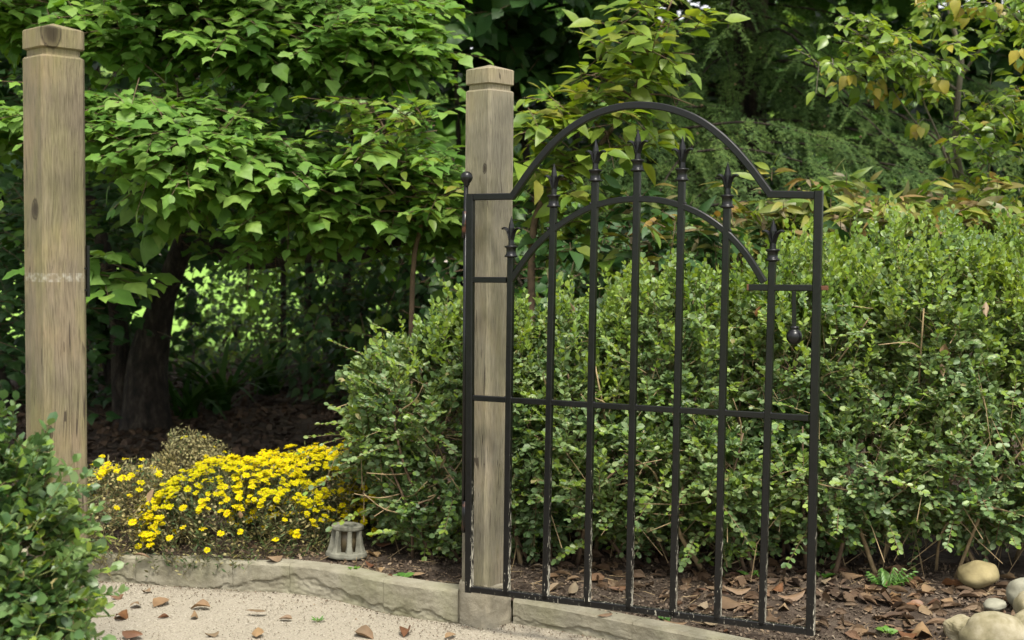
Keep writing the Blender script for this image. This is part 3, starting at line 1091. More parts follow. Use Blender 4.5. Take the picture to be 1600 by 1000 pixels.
def template(kind, var=0):
    r = random.Random(hash((kind, var)) if False else sum(map(ord, kind)) * 7 + var * 101)
    if kind == 'maple':
        half = [(.12, -.05), (.32, .02), (.43, .18), (.50, .40), (.36, .46), (.28, .62), (.14, .80)]
        P = [(0, 0)] + half + [(0, 1.02)] + [(-x, y) for x, y in half[::-1]]
        P = [(x * (1 + r.uniform(-.12, .12)), y + r.uniform(-.03, .03)) for x, y in P]
        c = (0, .38)
        cup, dr = r.uniform(.05, .30), r.uniform(.15, .7)
        f = lambda x, y: -cup * abs(x) - dr * max(0, y - .35) ** 2 + .05 * math.sin(7 * x + 5 * y + var)
        V = [(c[0], c[1], f(*c) + .02)] + [(x, y, f(x, y)) for x, y in P]
        n = len(P)
        F = [(0, 1 + i, 1 + (i + 1) % n) for i in range(n)]
        return V, F
    if kind == 'sliver':
        V = [(0, 0, 0), (.16, .5, .05), (0, 1, r.uniform(-.3, .1)), (-.16, .5, .05)]
        return V, [(0, 1, 2), (0, 2, 3)]
    if kind == 'oval':                       # four triangles, folded along the midrib
        w_ = r.uniform(.27, .36)
        fo = r.uniform(.05, .14)
        tp = r.uniform(-.16, .04)
        V = [(0, 0, 0), (w_, .32, fo), (w_ * .9, .76, fo + tp * .6), (0, 1, tp * 1.1), (-w_ * .9, .76, fo + tp * .6), (-w_, .32, fo)]
        return V, [(0, 1, 2), (0, 2, 3), (0, 3, 4), (0, 4, 5)]
    if kind in ('oval', 'ovate', 'elliptic', 'lance', 'blade', 'strap'):
        wd = {'oval': .34, 'ovate': .36, 'elliptic': .27, 'lance': .155, 'blade': .12, 'strap': .028}[kind]
        nseg = {'oval': 3, 'ovate': 4, 'elliptic': 4, 'lance': 4, 'blade': 3, 'strap': 9}[kind]
        ex = {'oval': .85, 'ovate': .62, 'elliptic': .72, 'lance': .8, 'blade': .8, 'strap': .5}[kind]
        fold = r.uniform(.1, .35)
        dr = {'oval': .18, 'ovate': .4, 'elliptic': .35, 'lance': .45, 'blade': .3, 'strap': 1.0}[kind] * r.uniform(.3, 1.2)
        V, F = [], []
        for i in range(nseg + 1):
            y = i / nseg
            w_ = wd * max(0.0, math.sin(math.pi * (y ** ex))) if 0 < i < nseg else 0
            if kind == 'strap':
                w_ = wd * (1 - y ** 3) + .002
            z = -dr * y * y
            yy = y if kind != 'strap' else y * (1 - .15 * y * y)
            if w_ > 0:
                V += [(-w_, yy, z + fold * w_), (0, yy, z), (w_, yy, z + fold * w_)]
            else:
                V += [(0, yy, z)]
        if kind == 'strap':
            for i in range(nseg):
                a = i * 3
                F += [(a, a + 1, a + 4), (a, a + 4, a + 3), (a + 1, a + 2, a + 5), (a + 1, a + 5, a + 4)]
            return V, F
        # single base, triples, single tip
        F += [(0, 2, 1), (0, 3, 2)]
        for i in range(nseg - 2):
            a = 1 + i * 3
            F += [(a, a + 1, a + 4), (a, a + 4, a + 3), (a + 1, a + 2, a + 5), (a + 1, a + 5, a + 4)]
        a = 1 + (nseg - 2) * 3
        t = len(V) - 1
        F += [(a, a + 1, t), (a + 1, a + 2, t)]
        return V, F
    if kind == 'hemlock':
        V, F = [], []

        def needles(p0, p1, step, ln):
            p0, p1 = np.array(p0), np.array(p1)
            d = p1 - p0
            L_ = np.linalg.norm(d)
            d /= L_
            s = np.cross(d, (0, 0, 1))
            n = int(L_ / step)
            for i in range(n):
                for sg in (-1, 1):
                    q = p0 + d * (step * (i + r.random()))
                    tip = q + (s * sg + d * r.uniform(.3, .8) + np.array((0, 0, r.uniform(-.3, .25)))) * ln * r.uniform(.7, 1.2)
                    w_ = d * .011
                    k = len(V)
                    V.extend([tuple(q - w_), tuple(q + w_), tuple(tip)])
                    F.append((k, k + 1, k + 2))
        zf = lambda y: -.42 * y * y
        prev = np.array((0, 0, 0.0))
        for i in range(5):
            y = (i + 1) / 5
            cur = np.array((.03 * math.sin(3 * y + var), y, zf(y)))
            needles(prev, cur, .035, .062)
            prev = cur
        for i in range(7):
            y = .06 + .85 * i / 7
            for sg in (-1, 1):
                if r.random() < .12:
                    continue
                ln = (.28 * (1 - y * .75)) * r.uniform(.6, 1.2)
                p0 = np.array((0, y + r.uniform(-.03, .03), zf(y)))
                p1 = p0 + np.array((sg * ln * .8, ln * .62, -ln * r.uniform(.1, .5)))
                needles(p0, p1, .036, .058)
        return V, F
    if kind == 'flower':
        V, F = [], []
        n = 13
        for i in range(n):
            a = 2 * math.pi * (i + r.uniform(-.2, .2)) / n
            L_ = r.uniform(.42, .52)
            zt = r.uniform(-.08, .12)
            c, s = math.cos(a), math.sin(a)
            w_ = .085
            k = len(V)
            for rr, ww, z in ((.06, .03, .02), (.34, w_, .05 + zt * .4), (L_, w_ * .45, zt), (.34, -w_, .05 + zt * .4)):
                V.append((c * rr - s * ww, s * rr + c * ww, z))
            F += [(k, k + 1, k + 2), (k, k + 2, k + 3)]
        return V, F
    if kind == 'eye':
        V, F = [(0, 0, .10)], []
        for i in range(7):
            a = 2 * math.pi * i / 7
            V.append((.10 * math.cos(a), .10 * math.sin(a), .045))
            F.append((0, 1 + i, 1 + (i + 1) % 7))
        return V, F
    if kind == 'flake':
        V = [(-.5 + r.uniform(-.15, .15), -.35, 0), (.5, -.4 + r.uniform(-.1, .2), .08), (.42, .3, .02), (0, .5, .12), (-.45, .25, -.03)]
        V = [(x * r.uniform(.8, 1.1), y * r.uniform(.5, 1.0), z) for x, y, z in V]
        return V, [(0, 1, 2), (0, 2, 3), (0, 3, 4)]
    if kind == 'dry':
        V, Q = dry_leaf_mesh(var, 'broad' if var % 2 else 'long')
        return V, [t for q in Q for t in ((q[0], q[1], q[2]), (q[0], q[2], q[3]))]
    if kind == 'stick':
        V = [(-.012, -.5, 0), (.012, -.5, 0), (0, -.5, .02), (-.01 + .06, .05, .03), (.01 + .06, .05, .03), (.06, .05, .05), (0, .5, .01)]
        return V, [(0, 1, 4), (0, 4, 3), (1, 2, 5), (1, 5, 4), (2, 0, 3), (2, 3, 5), (3, 4, 6), (4, 5, 6), (5, 3, 6)]
    if kind == 'grit':
        V = [(.5, 0, 0), (-.3, .4, 0), (-.3, -.45, .05), (.05, .0, .5), (.0, .05, -.4)]
        return V, [(0, 1, 3), (1, 2, 3), (2, 0, 3), (1, 0, 4), (2, 1, 4), (0, 2, 4)]
    raise KeyError(kind)


NVAR = 5
TEMPL = {}


def get_t(kind, var):
    k = (kind, var)
    if k not in TEMPL:
        V, F = template(kind, var)
        TEMPL[k] = (np.array(V, float), np.array(F, int))
    return TEMPL[k]


PIECE = {}
SMOOTH = ('maple', 'ovate', 'elliptic', 'oval', 'lance', 'strap')


def piece_mesh(kind, var, mat):
    k = (kind, var, mat.name)
    if k not in PIECE:
        V, F = get_t(kind, var)
        PIECE[k] = raw_mesh(kind + '_piece', V, F, mat, kind in SMOOTH)
    return PIECE[k]


PLANTS = []


class Plant:
    def __init__(self, name, loc, label, cat, group=None, crown='crown', cap=300):
        self.root = thing(name, loc, label, cat, group)
        self.loc = np.array(self.root.location)
        self.b = {}                     # (part, kind, material) -> list of (M, P)
        self.tw = {}
        self.crown = crown
        self.cap = cap
        PLANTS.append(self)

    def add(self, part, kind, mat, M, P):
        if len(P):
            self.b.setdefault((part, kind, mat.name), []).append((M, P))

    def stem(self, pts, rad, mat, name='branch', sides=6, smooth=True):
        o = MB().tube(pts, rad, sides).build(name, mat, self.root, smooth, origin=self.loc)
        return o

    def twigs(self, O, E, r, mat, mid=None):
        """many thin stems, three-sided, one or two segments, kept as one part"""
        self.tw.setdefault(mat.name, []).append((O, E if mid is None else (mid, E), r))


def frames(T, Nn, size):
    T = norm(T)
    Nn = Nn - T * np.sum(Nn * T, 1, keepdims=True)
    Nn = norm(Nn)
    S = np.cross(T, Nn)
    M = np.stack([S, T, Nn], axis=2) * np.asarray(size)[:, None, None]
    return M


def jit(n, s=1.0):
    return rng.normal(0, s, (n, 3))


def sprays(pl, kind, mats, O, D, L, nl, size, div=0.9, droop=.2, nb=(0, -.4, .8), nj=.35, hang=.2, opposite=False, decussate=False,
           twig=None, tr=.0025, petiole=0.1, along=0.0, first=.15, part='leaf', axial=0.0):
    O = np.asarray(O, float)
    N_ = len(O)
    D = norm(D)
    L = np.broadcast_to(np.asarray(L, float), (N_,))
    down = np.array((0, 0, -1.0))
    perp = norm(np.cross(D, (0, 0, 1.0)) + 1e-6)
    oth = np.cross(D, perp)
    mat_list = [m for m, p in mats]
    pr = np.array([p for m, p in mats], float)
    pr /= pr.sum()
    for k in range(nl):
        s = first + (1 - first) * (k + rng.random(N_) * .5) / nl
        pos = O + D * (L * s)[:, None] + down * (droop * L * s * s)[:, None]
        tan = norm(D + down * (2 * droop * s)[:, None])
        if decussate and k % 2:
            pp = oth
        else:
            pp = perp
        sides = (1, -1) if opposite else ((1,) if k % 2 else (-1,))
        last = k == nl - 1
        for sd_ in sides:
            dv = div * (.35 if last else 1.0)
            ld = norm(tan * math.cos(dv) + pp * (sd_ * math.sin(dv)) + down * hang + jit(N_, .18))
            nn = np.array(nb) + tan * axial + jit(N_, nj)
            sz = size * rng.uniform(.55, 1.28, N_)
            M = frames(ld, nn, sz)
            p = pos + ld * (sz * petiole)[:, None]
            ch = rng.choice(len(mat_list), N_, p=pr)
            for mi, m in enumerate(mat_list):
                w_ = ch == mi
                pl.add(part, kind, m, M[w_], p[w_])
    if twig is not None:
        E = O + D * L[:, None] + down * (droop * L)[:, None]
        mid = O + D * (L * .5)[:, None] + down * (droop * L * .25)[:, None]
        pl.twigs(O, E, tr, twig, mid)


def pad_points(pxa, pya, pxb, pyb, d0, d1, n, tv, depth):
    """points strewn along a bough from one pixel place to another"""
    t = rng.random(n)
    A, B = pt(pxa, pya, d0), pt(pxb, pyb, d1)
    P = A[None] * (1 - t[:, None]) + B[None] * t[:, None]
    sc = (d0 + d1) / 2 / FPX
    P[:, 2] += rng.normal(0, tv * sc, n)
    P[:, 1] += rng.normal(0, depth, n)
    P[:, 0] += rng.normal(0, tv * sc * .8, n)
    return P


# ------------------------------------------------------------------ boxwoods
def boxwood(name, base, lumps, label, dens, leaf, mat, young, young_z, group, seed, twigm=twig_tan, stems=10, cap=300, front=-.99, nodes=7, base_clear=0.0, low_z=.15):
    pl = Plant(name, base, label, 'shrub', group, cap=cap)
    allO, allN = [], []
    for (c, r) in lumps:
        c, r = np.array(c), np.array(r)
        area = 4 * math.pi * ((r[0] * r[1]) ** 1.6 / 3 + (r[0] * r[2]) ** 1.6 / 3 + (r[1] * r[2]) ** 1.6 / 3) ** (1 / 1.6)
        n = int(area * dens)
        v = norm(rng.normal(0, 1, (n, 3)))
        keep = (v[:, 1] < .45) | (rng.random(n) < .35)
        v = v[keep]
        nrm = norm(v / r)
        q = np.array([1.1 * nz(a * 2.6 + seed, b_ * 2.6, c_ * 2.6) + .6 * nz(a * 7 + seed, b_ * 7, c_ * 7) for a, b_, c_ in c + v * r])
        depth = rng.random(len(v)) ** 1.6 * .38
        P = c + v * r * (1 + .25 * q - depth)[:, None]
        # drop points that lie well inside another lump
        ok = P[:, 2] > bed_z(c[0], c[1]) + .03 + base_clear * rng.random(len(P))
        pk = np.array([nz(a * 4.3 + seed * 5, b_ * 4.3, c_ * 4.3) + .5 * nz(a * 9 + seed, b_ * 9, c_ * 9) for a, b_, c_ in P])
        ok &= rng.random(len(P)) < np.clip(.85 + 1.9 * pk, .12, 1)
        ok &= rng.random(len(P)) < np.clip((P[:, 2] - low_z) / .45 + .58, .42, 1)
        for (c2, r2) in lumps:
            if np.allclose(c2, c):
                continue
            ok &= np.linalg.norm((P - np.array(c2)) / np.array(r2), axis=1) > .74
        allO.append(P[ok])
        allN.append(nrm[ok])
    O = np.concatenate(allO)
    Nn = np.concatenate(allN)
    up = np.array((0, 0, 1.0))
    D = norm(Nn * .75 + up * .5 + jit(len(O), .5))
    L = rng.uniform(.08, .20, len(O)) * (leaf / .030)
    O = O - D * (L * .55)[:, None]
    hi = np.clip((O[:, 2] - young_z) / .3, 0, 1)
    is_y = rng.random(len(O)) < .17 + .75 * hi * np.clip(Nn[:, 2] + .35, 0, 1)
    for sel, mats in ((~is_y, [(mat, .915), (young, .07), (mum_spent, .015)]), (is_y, [(young, .65), (mat, .35)])):
        if sel.sum():
            sprays(pl, 'oval', mats, O[sel], D[sel], L[sel], nodes, leaf, div=.95, droop=.08, nb=(0, -.38, .75), nj=.42, hang=-.05,
                   opposite=True, decussate=False, twig=twig_tan, tr=.0013, petiole=.05, axial=.25)
    # bare inner twigs
    k = rng.choice(len(O), len(O) // 9)
    e = O[k] + D[k] * .05
    b0 = e - norm(Nn[k] * .6 + ZUP * .7 + jit(len(k), .5)) * rng.uniform(.12, .35, len(k))[:, None]
    pl.twigs(b0, e, .0024, twigm, (b0 + e) / 2 + jit(len(k), .02))
    # woody framework
    for i in range(stems):
        c, r = lumps[i % len(lumps)]
        c, r = np.array(c), np.array(r)
        a = random.uniform(math.pi, 2 * math.pi)
        tip = c + r * np.array((math.cos(a) * .9, math.sin(a) * .9, random.uniform(-.35, .6)))
        b0 = np.array((c[0] + random.uniform(-.5, .5) * r[0], c[1] + random.uniform(-.55, .1) * r[1], bed_z(c[0], c[1]) - .02))
        mid = (b0 + tip) / 2 + np.array((random.uniform(-.1, .1), random.uniform(-.1, .05), random.uniform(-.02, .12)))
        pl.stem(spline([b0, mid, tip], 5), np.linspace(random.uniform(.007, .014), .003, 11), twig_brown if random.random() < .6 else twigm, 'stem', 6)
        for _ in range(3):
            t = random.uniform(.4, .9)
            p = (1 - t) ** 2 * b0 + 2 * t * (1 - t) * mid + t * t * tip
            e = p + norm(np.array((random.uniform(-1, 1), random.uniform(-1, .1), random.uniform(-.4, .9)))) * random.uniform(.12, .3)
            m_ = (p + e) / 2 + jit(1, .02)[0]
            pl.stem(spline([p, m_, e], 3), np.linspace(.004, .0015, 7), twigm, 'twig', 5)
    return pl


bg_grp = 'boxwoods behind the gate'
p0 = pt(690, 870, 6.0)
bw1 = boxwood('boxwood', (p0[0], p0[1], bed_z(p0[0], p0[1])),
              [(pt(665, 660, 5.95), (.36, .34, .33)), (pt(745, 600, 6.0), (.26, .34, .38)), (pt(690, 770, 5.95), (.28, .33, .28)), (pt(625, 610, 6.0), (.16, .2, .10))],
              'boxwood bush left of the gate, bulging over the yellow flowers', 1080, .029, box_mat, box_young, .95, bg_grp, 1, stems=9)
p0 = pt(960, 880, 6.1)
bw2 = boxwood('boxwood', (p0[0], p0[1], bed_z(p0[0], p0[1])),
              [(pt(880, 640, 6.05), (.34, .40, .44)), (pt(1040, 610, 6.05), (.40, .45, .50)), (pt(960, 740, 5.85), (.42, .36, .34)), (pt(1120, 730, 5.8), (.32, .38, .36)), (pt(830, 720, 5.9), (.2, .3, .38))],
              'boxwood bush seen through the bars of the iron gate', 1080, .029, box_mat, box_young, 1.0, bg_grp, 2, stems=16, base_clear=.03)
p0 = pt(1420, 880, 6.1)
bw3 = boxwood('boxwood', (p0[0], p0[1], bed_z(p0[0], p0[1])),
              [(pt(1250, 580, 6.0), (.42, .50, .52)), (pt(1430, 555, 5.95), (.50, .52, .53)), (pt(1590, 570, 5.95), (.42, .50, .54)), (pt(1320, 720, 5.75), (.38, .42, .36)), (pt(1510, 720, 5.7), (.42, .42, .36)), (pt(1660, 700, 5.7), (.3, .4, .4))],
              'tall boxwood bush right of the gate, pale new growth on top', 1080, .029, box_mat, box_young, 1.02, bg_grp, 3, stems=26, base_clear=.03)
p0 = pt(20, 900, 3.6)
bw4 = boxwood('boxwood', (p0[0], p0[1], 0.0),
              [(pt(-70, 800, 3.65), (.18, .20, .27)), (pt(0, 785, 3.65), (.12, .14, .20)), (pt(0, 920, 3.55), (.20, .2, .24)), (pt(55, 850, 3.6), (.105, .13, .13)), (pt(70, 985, 3.5), (.11, .14, .10))],
              'dark green bush in the foreground, hiding the foot of the lone post', 900, .036, box_dark, box_young, 2.5, None, 4, twigm=twig_green, stems=12, low_z=-.6)
for bw, lumps_, n in ((bw3, [(pt(1250, 580, 6.0), (.42, .50, .52)), (pt(1430, 555, 5.95), (.50, .52, .53)), (pt(1590, 570, 5.95), (.42, .50, .54))], 520),
                      (bw2, [(pt(880, 640, 6.05), (.34, .40, .44)), (pt(1040, 610, 6.05), (.40, .45, .50))], 170), (bw1, [(pt(665, 660, 5.95), (.36, .34, .33)), (pt(745, 600, 6.0), (.26, .34, .38))], 90)):
    k = rng.integers(0, len(lumps_), n)
    v = norm(rng.normal(0, 1, (n, 3)) * np.array((1, 1, .5)) + np.array((0, -.25, 1.1)))
    c_ = np.array([l[0] for l in lumps_])[k]
    r_ = np.array([l[1] for l in lumps_])[k]
    O = c_ + v * r_ * rng.uniform(.88, 1.02, n)[:, None]
    D = norm(np.array((0, -.1, 1.0)) + jit(n, .25))
    sprays(bw, 'oval', [(box_young, .8), (box_mat, .2)], O, D, rng.uniform(.10, .20, n), 8, .026, div=.75, droop=0, nb=(0, -.3, .6), nj=.35, hang=-.1,
           opposite=True, decussate=True, twig=twig_green, tr=.0013, petiole=.05, axial=.3)
for bw, lumps_, n in ((bw3, [(pt(1250, 580, 6.0), (.42, .50, .52)), (pt(1430, 555, 5.95), (.50, .52, .53)), (pt(1590, 570, 5.95), (.42, .50, .54)), (pt(1320, 720, 5.75), (.38, .42, .36)), (pt(1510, 720, 5.7), (.42, .42, .36))], 190),
                      (bw2, [(pt(880, 640, 6.05), (.34, .40, .44)), (pt(1040, 610, 6.05), (.40, .45, .50)), (pt(960, 740, 5.85), (.42, .36, .34)), (pt(1120, 730, 5.8), (.32, .38, .36))], 130), (bw1, [(pt(665, 660, 5.95), (.36, .34, .33)), (pt(690, 770, 5.95), (.28, .33, .28))], 60)):
    k = rng.integers(0, len(lumps_), n)
    v = norm(rng.normal(0, 1, (n, 3)) * np.array((1, .6, .8)) + np.array((0, -.7, .1)))
    O = np.array([l[0] for l in lumps_])[k] + v * np.array([l[1] for l in lumps_])[k] * rng.uniform(.85, 1.0, n)[:, None]
    D = norm(v * np.array((1, .8, .4)) + np.array((0, 0, .25)) + jit(n, .45))
    sprays(bw, 'oval', [(box_young, .35), (box_mat, .65)], O, D, rng.uniform(.14, .30, n), 9, .028, div=.95, droop=.12, nb=(0, -.4, .7), nj=.35, hang=0,
           opposite=True, decussate=False, twig=twig_tan, tr=.0018, petiole=.05, axial=.2)
# its long reaching shoots
O = np.array([pt(*q) for q in ((60, 820, 3.5), (100, 940, 3.42), (10, 700, 3.6), (60, 900, 3.45), (70, 960, 3.4), (40, 760, 3.5), (-10, 690, 3.6), (70, 790, 3.55), (80, 900, 3.4), (20, 720, 3.45), (90, 980, 3.36), (50, 830, 3.42))])
E = np.array([pt(*q) for q in ((150, 728, 3.5), (190, 925, 3.42), (25, 625, 3.6), (155, 860, 3.45), (172, 950, 3.4), (80, 660, 3.5), (5, 622, 3.6), (140, 765, 3.55), (150, 815, 3.4), (70, 690, 3.45), (165, 1000, 3.36), (118, 720, 3.42))])
sprays(bw4, 'oval', [(box_dark, .9), (box_young, .1)], O, E - O, np.linalg.norm(E - O, axis=1), 9, .033, div=.95, droop=-.03, nb=(0, -.15, .35), nj=.3,
       hang=-.05, opposite=True, decussate=True, twig=twig_green, tr=.002, petiole=.05, axial=.7)
O = np.array([pt(620, 600, 5.8), pt(600, 680, 5.75), pt(600, 690, 5.75), pt(690, 560, 5.85), pt(715, 520, 5.9), pt(660, 580, 5.8)])
E = np.array([pt(580, 538, 5.8), pt(545, 590, 5.75), pt(552, 635, 5.75), pt(700, 462, 5.85), pt(722, 455, 5.9), pt(628, 528, 5.8)])
sprays(bw1, 'oval', [(box_young, .6), (box_mat, .4)], O, E - O, np.linalg.norm(E - O, axis=1), 10, .028, div=.95, droop=-.03, nb=(0, -.15, .35), nj=.3,
       hang=-.05, opposite=True, decussate=True, twig=twig_tan, tr=.002, petiole=.05, axial=.7)

# ------------------------------------------------------------------ the maple on the left
tb = pt(225, 700, 9.4)
maple = Plant('maple_tree', (tb[0], tb[1], bed_z(tb[0], tb[1])), 'broad maple with tiers of bright green lobed leaves behind the lone post', 'tree')
trunk = [pt(228, 712, 9.4), pt(228, 640, 9.4), pt(232, 560, 9.45), pt(252, 480, 9.4), pt(272, 420, 9.3), pt(292, 360, 9.2), pt(300, 280, 9.1), pt(270, 150, 9.1), pt(250, -60, 9.2), pt(240, -400, 9.3)]
maple.stem(spline(trunk, 5), np.interp(np.linspace(0, 1, 46), [0, .12, .25, .35, .5, 1], [.22, .165, .135, .085, .075, .04]), bark, 'trunk', 14)
second = [pt(195, 690, 9.5), pt(190, 600, 9.55), pt(185, 500, 9.6), pt(160, 380, 9.6), pt(120, 250, 9.5), pt(60, 80, 9.4)]
maple.stem(spline(second, 4), np.linspace(.085, .03, 21), bark, 'trunk', 10)
limbs = [
    [pt(300, 350, 9.2), pt(345, 392, 8.9), pt(400, 408, 8.6), pt(470, 400, 8.3), pt(560, 398, 8.0), pt(610, 380, 7.8), pt(680, 372, 7.6)],
    [pt(655, 374, 7.7), pt(648, 320, 7.65), pt(625, 260, 7.6), pt(595, 185, 7.55), pt(575, 150, 7.5)],
    [pt(300, 290, 9.1), pt(350, 260, 8.5), pt(430, 255, 8.0), pt(520, 270, 7.7)],
    [pt(295, 320, 9.1), pt(240, 250, 8.4), pt(180, 200, 7.8), pt(120, 190, 7.3), pt(20, 190, 7.0)],
    [pt(270, 150, 9.1), pt(330, 90, 8.6), pt(430, 60, 8.1), pt(560, 60, 7.8), pt(640, 90, 7.6)],
    [pt(262, 80, 9.1), pt(200, 30, 8.5), pt(100, 20, 8.0), pt(-20, 30, 7.7)],
    [pt(250, -60, 9.2), pt(350, -120, 8.6), pt(480, -130, 8.2), pt(640, -60, 8.0)],
    [pt(340, 330, 8.9), pt(300, 310, 8.2), pt(290, 300, 7.6)],
]
for i, lm in enumerate(limbs):
    m = spline(lm, 4)
    maple.stem(m, np.linspace(.04 if i != 0 else .075, .010 if i else .016, len(m)), bark, 'limb', 8)


def tier(pl, a, b, d0, d1, n, tv, depth, size=.084, mats=None, dirx=(0, 0), nl=6, L=(.22, .46), nb=(0, -.30, .95), kind='maple', twig=twig_brown, hang=.06, droop=.07, nj=.21, dirs=None):
    if pl is maple:
        n, tv = int(n * 2.8), tv * .85
    P = pad_points(a[0], a[1], b[0], b[1], d0, d1, n, tv, depth)
    D = np.stack([rng.normal(dirx[0], .55, n), rng.normal(-.55, .45, n), rng.normal(dirx[1] - (.05 if pl is maple else 0), .16 if pl is maple else .25, n)], 1)
    sprays(pl, kind, mats or [(maple_mat, 1)], P, D, rng.uniform(L[0], L[1], n), nl, size, div=.9, droop=droop, nb=nb, nj=nj, hang=hang, twig=twig, tr=.003, petiole=.25)


# upper tier, one broad sloping roof of leaves
tier(maple, (-60, 0), (150, 10), 7.9, 7.9, 60, 14, .3, dirx=(.1, 0))
tier(maple, (-40, 22), (180, 38), 7.7, 7.7, 44, 9, .25, dirx=(.3, -.1))
tier(maple, (120, 0), (400, 12), 7.9, 7.8, 100, 16, .3, dirx=(.3, -.05))
tier(maple, (170, 42), (440, 88), 7.7, 7.6, 90, 12, .25, dirx=(.35, -.1))
tier(maple, (360, 10), (620, 40), 7.8, 7.7, 130, 24, .3, dirx=(.3, -.05))
tier(maple, (400, 62), (610, 78), 7.6, 7.6, 90, 16, .25, dirx=(.3, -.1))
tier(maple, (540, 50), (635, 80), 7.7, 7.6, 44, 20, .25, dirx=(.2, -.1))
tier(maple, (-80, -90), (640, -60), 8.0, 8.0, 170, 45, .5, dirx=(.1, -.05))
# second tier
tier(maple, (-60, 195), (140, 175), 7.1, 7.1, 40, 12, .22, dirx=(.2, -.1))
tier(maple, (140, 160), (330, 178), 7.3, 7.3, 85, 11, .25, dirx=(.4, -.1))
tier(maple, (170, 205), (360, 225), 7.0, 7.0, 75, 11, .25, dirx=(.4, -.12))
tier(maple, (310, 205), (480, 255), 7.3, 7.4, 100, 16, .25, dirx=(.4, -.15))
tier(maple, (200, 250), (330, 265), 6.9, 6.9, 16, 9, .2, dirx=(.2, -.2))
# right hand part, hanging over the dark shrubs
tier(maple, (420, 275), (580, 290), 7.4, 7.5, 90, 12, .3, dirx=(.2, -.05))
tier(maple, (425, 325), (600, 330), 7.5, 7.6, 60, 11, .3, dirx=(.15, -.05))
tier(maple, (560, 240), (700, 280), 7.6, 7.7, 60, 20, .3, dirx=(.2, -.03))
tier(maple, (600, 310), (720, 330), 7.6, 7.7, 46, 12, .3, dirx=(.15, -.05))
tier(maple, (405, 372), (450, 385), 7.4, 7.4, 6, 6, .15, dirx=(0, -.05))
tier(maple, (660, 345), (715, 355), 7.8, 7.8, 8, 6, .2, dirx=(.1, -.05))
# inner leaves, mostly in a darker colour that paints their shade
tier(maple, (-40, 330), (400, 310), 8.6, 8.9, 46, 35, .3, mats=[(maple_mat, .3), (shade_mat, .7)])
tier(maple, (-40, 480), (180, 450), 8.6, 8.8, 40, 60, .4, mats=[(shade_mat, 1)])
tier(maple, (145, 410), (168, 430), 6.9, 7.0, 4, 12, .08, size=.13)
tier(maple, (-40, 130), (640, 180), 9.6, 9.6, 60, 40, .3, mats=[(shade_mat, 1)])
tier(maple, (275, 300), (305, 300), 7.3, 7.4, 3, 8, .08, size=.15, hang=.7)
# the crown that goes on above the picture
n = 800
P = np.stack([rng.uniform(-6.0, 1.2, n), rng.uniform(8.4, 11.3, n), rng.uniform(3.4, 6.0, n)], 1)
D = np.stack([rng.normal(0, .6, n), rng.normal(-.2, .5, n), rng.normal(0, .2, n)], 1)
sprays(maple, 'maple', [(maple_mat, 1)], P, D, rng.uniform(.4, .7, n), 6, .15, droop=.2, nb=(0, -.2, .9), nj=.3, hang=.2)

# slim young tree with layered ovate leaves in front of the maple
yb = pt(640, 480, 7.2)
young = Plant('young_tree', (yb[0], yb[1], bed_z(yb[0], yb[1])), 'slim young tree with reddish shoots and layered leaves left of the gate post', 'tree')
stem_ = [np.array((yb[0], yb[1], bed_z(yb[0], yb[1]) - .03)), pt(645, 430, 7.2), pt(658, 350, 7.2), pt(640, 280, 7.15), pt(600, 200, 7.1), pt(580, 165, 7.1)]
young.stem(spline(stem_, 5), np.linspace(.016, .004, 26), twig_brown, 'trunk', 8)
for a, b in (((600, 200), (680, 190)), ((588, 178), (510, 150)), ((640, 280), (560, 260)), ((640, 290), (705, 300)), ((655, 350), (590, 330))):
    A, B = pt(a[0], a[1], 7.13), pt(b[0], b[1], 6.95)
    young.stem(spline([A, (A + B) / 2 + ZUP * .03, B], 4), np.linspace(.006, .002, 9), twig_brown, 'branch', 6)
ymix = [(sapling_mat, .55), (maple_mat, .45)]
for a, b, n in (((520, 160), (600, 165), 12), ((600, 180), (690, 195), 16), ((540, 210), (620, 215), 12), ((560, 250), (690, 265), 18), ((590, 300), (700, 320), 16)):
    tier(young, a, b, 7.0, 7.0, n, 8, .14, size=.088, kind='elliptic', mats=ymix, L=(.15, .32), nl=5, nb=(0, -.2, 1.0), hang=.03, droop=.06, nj=.24)

# ------------------------------------------------------------------ pale sapling behind the gate arch
sb = pt(845, 470, 7.0)
sap = Plant('sapling', (sb[0], sb[1], bed_z(sb[0], sb[1])), 'sapling with big yellow-green leaves rising above the gate arch', 'tree')
st = [np.array((sb[0], sb[1], .1)), pt(830, 420, 7.0), pt(850, 310, 7.0), pt(905, 262, 7.0), pt(950, 210, 7.0), pt(985, 150, 7.0), pt(1010, 100, 7.0), pt(1032, 45, 7.0), pt(1050, 0, 7.0)]
sap.stem(spline(st, 5), np.linspace(.022, .004, 41), twig_brown, 'trunk', 8)
for a, b in (((905, 262), (820, 215)), ((950, 210), (870, 165)), ((985, 150), (905, 115)), ((985, 150), (1085, 165)), ((1010, 100), (1085, 85)), ((1010, 100), (940, 60)), ((1032, 45), (1100, 25)), ((850, 310), (960, 330)), ((905, 262), (990, 225))):
    A, B = pt(a[0], a[1], 7.0), pt(b[0], b[1], 6.85)
    sap.stem(spline([A, (A + B) / 2 + ZUP * .03, B], 4), np.linspace(.007, .002, 9), twig_brown, 'branch', 6)
smx = [(sapling_mat, 1)]
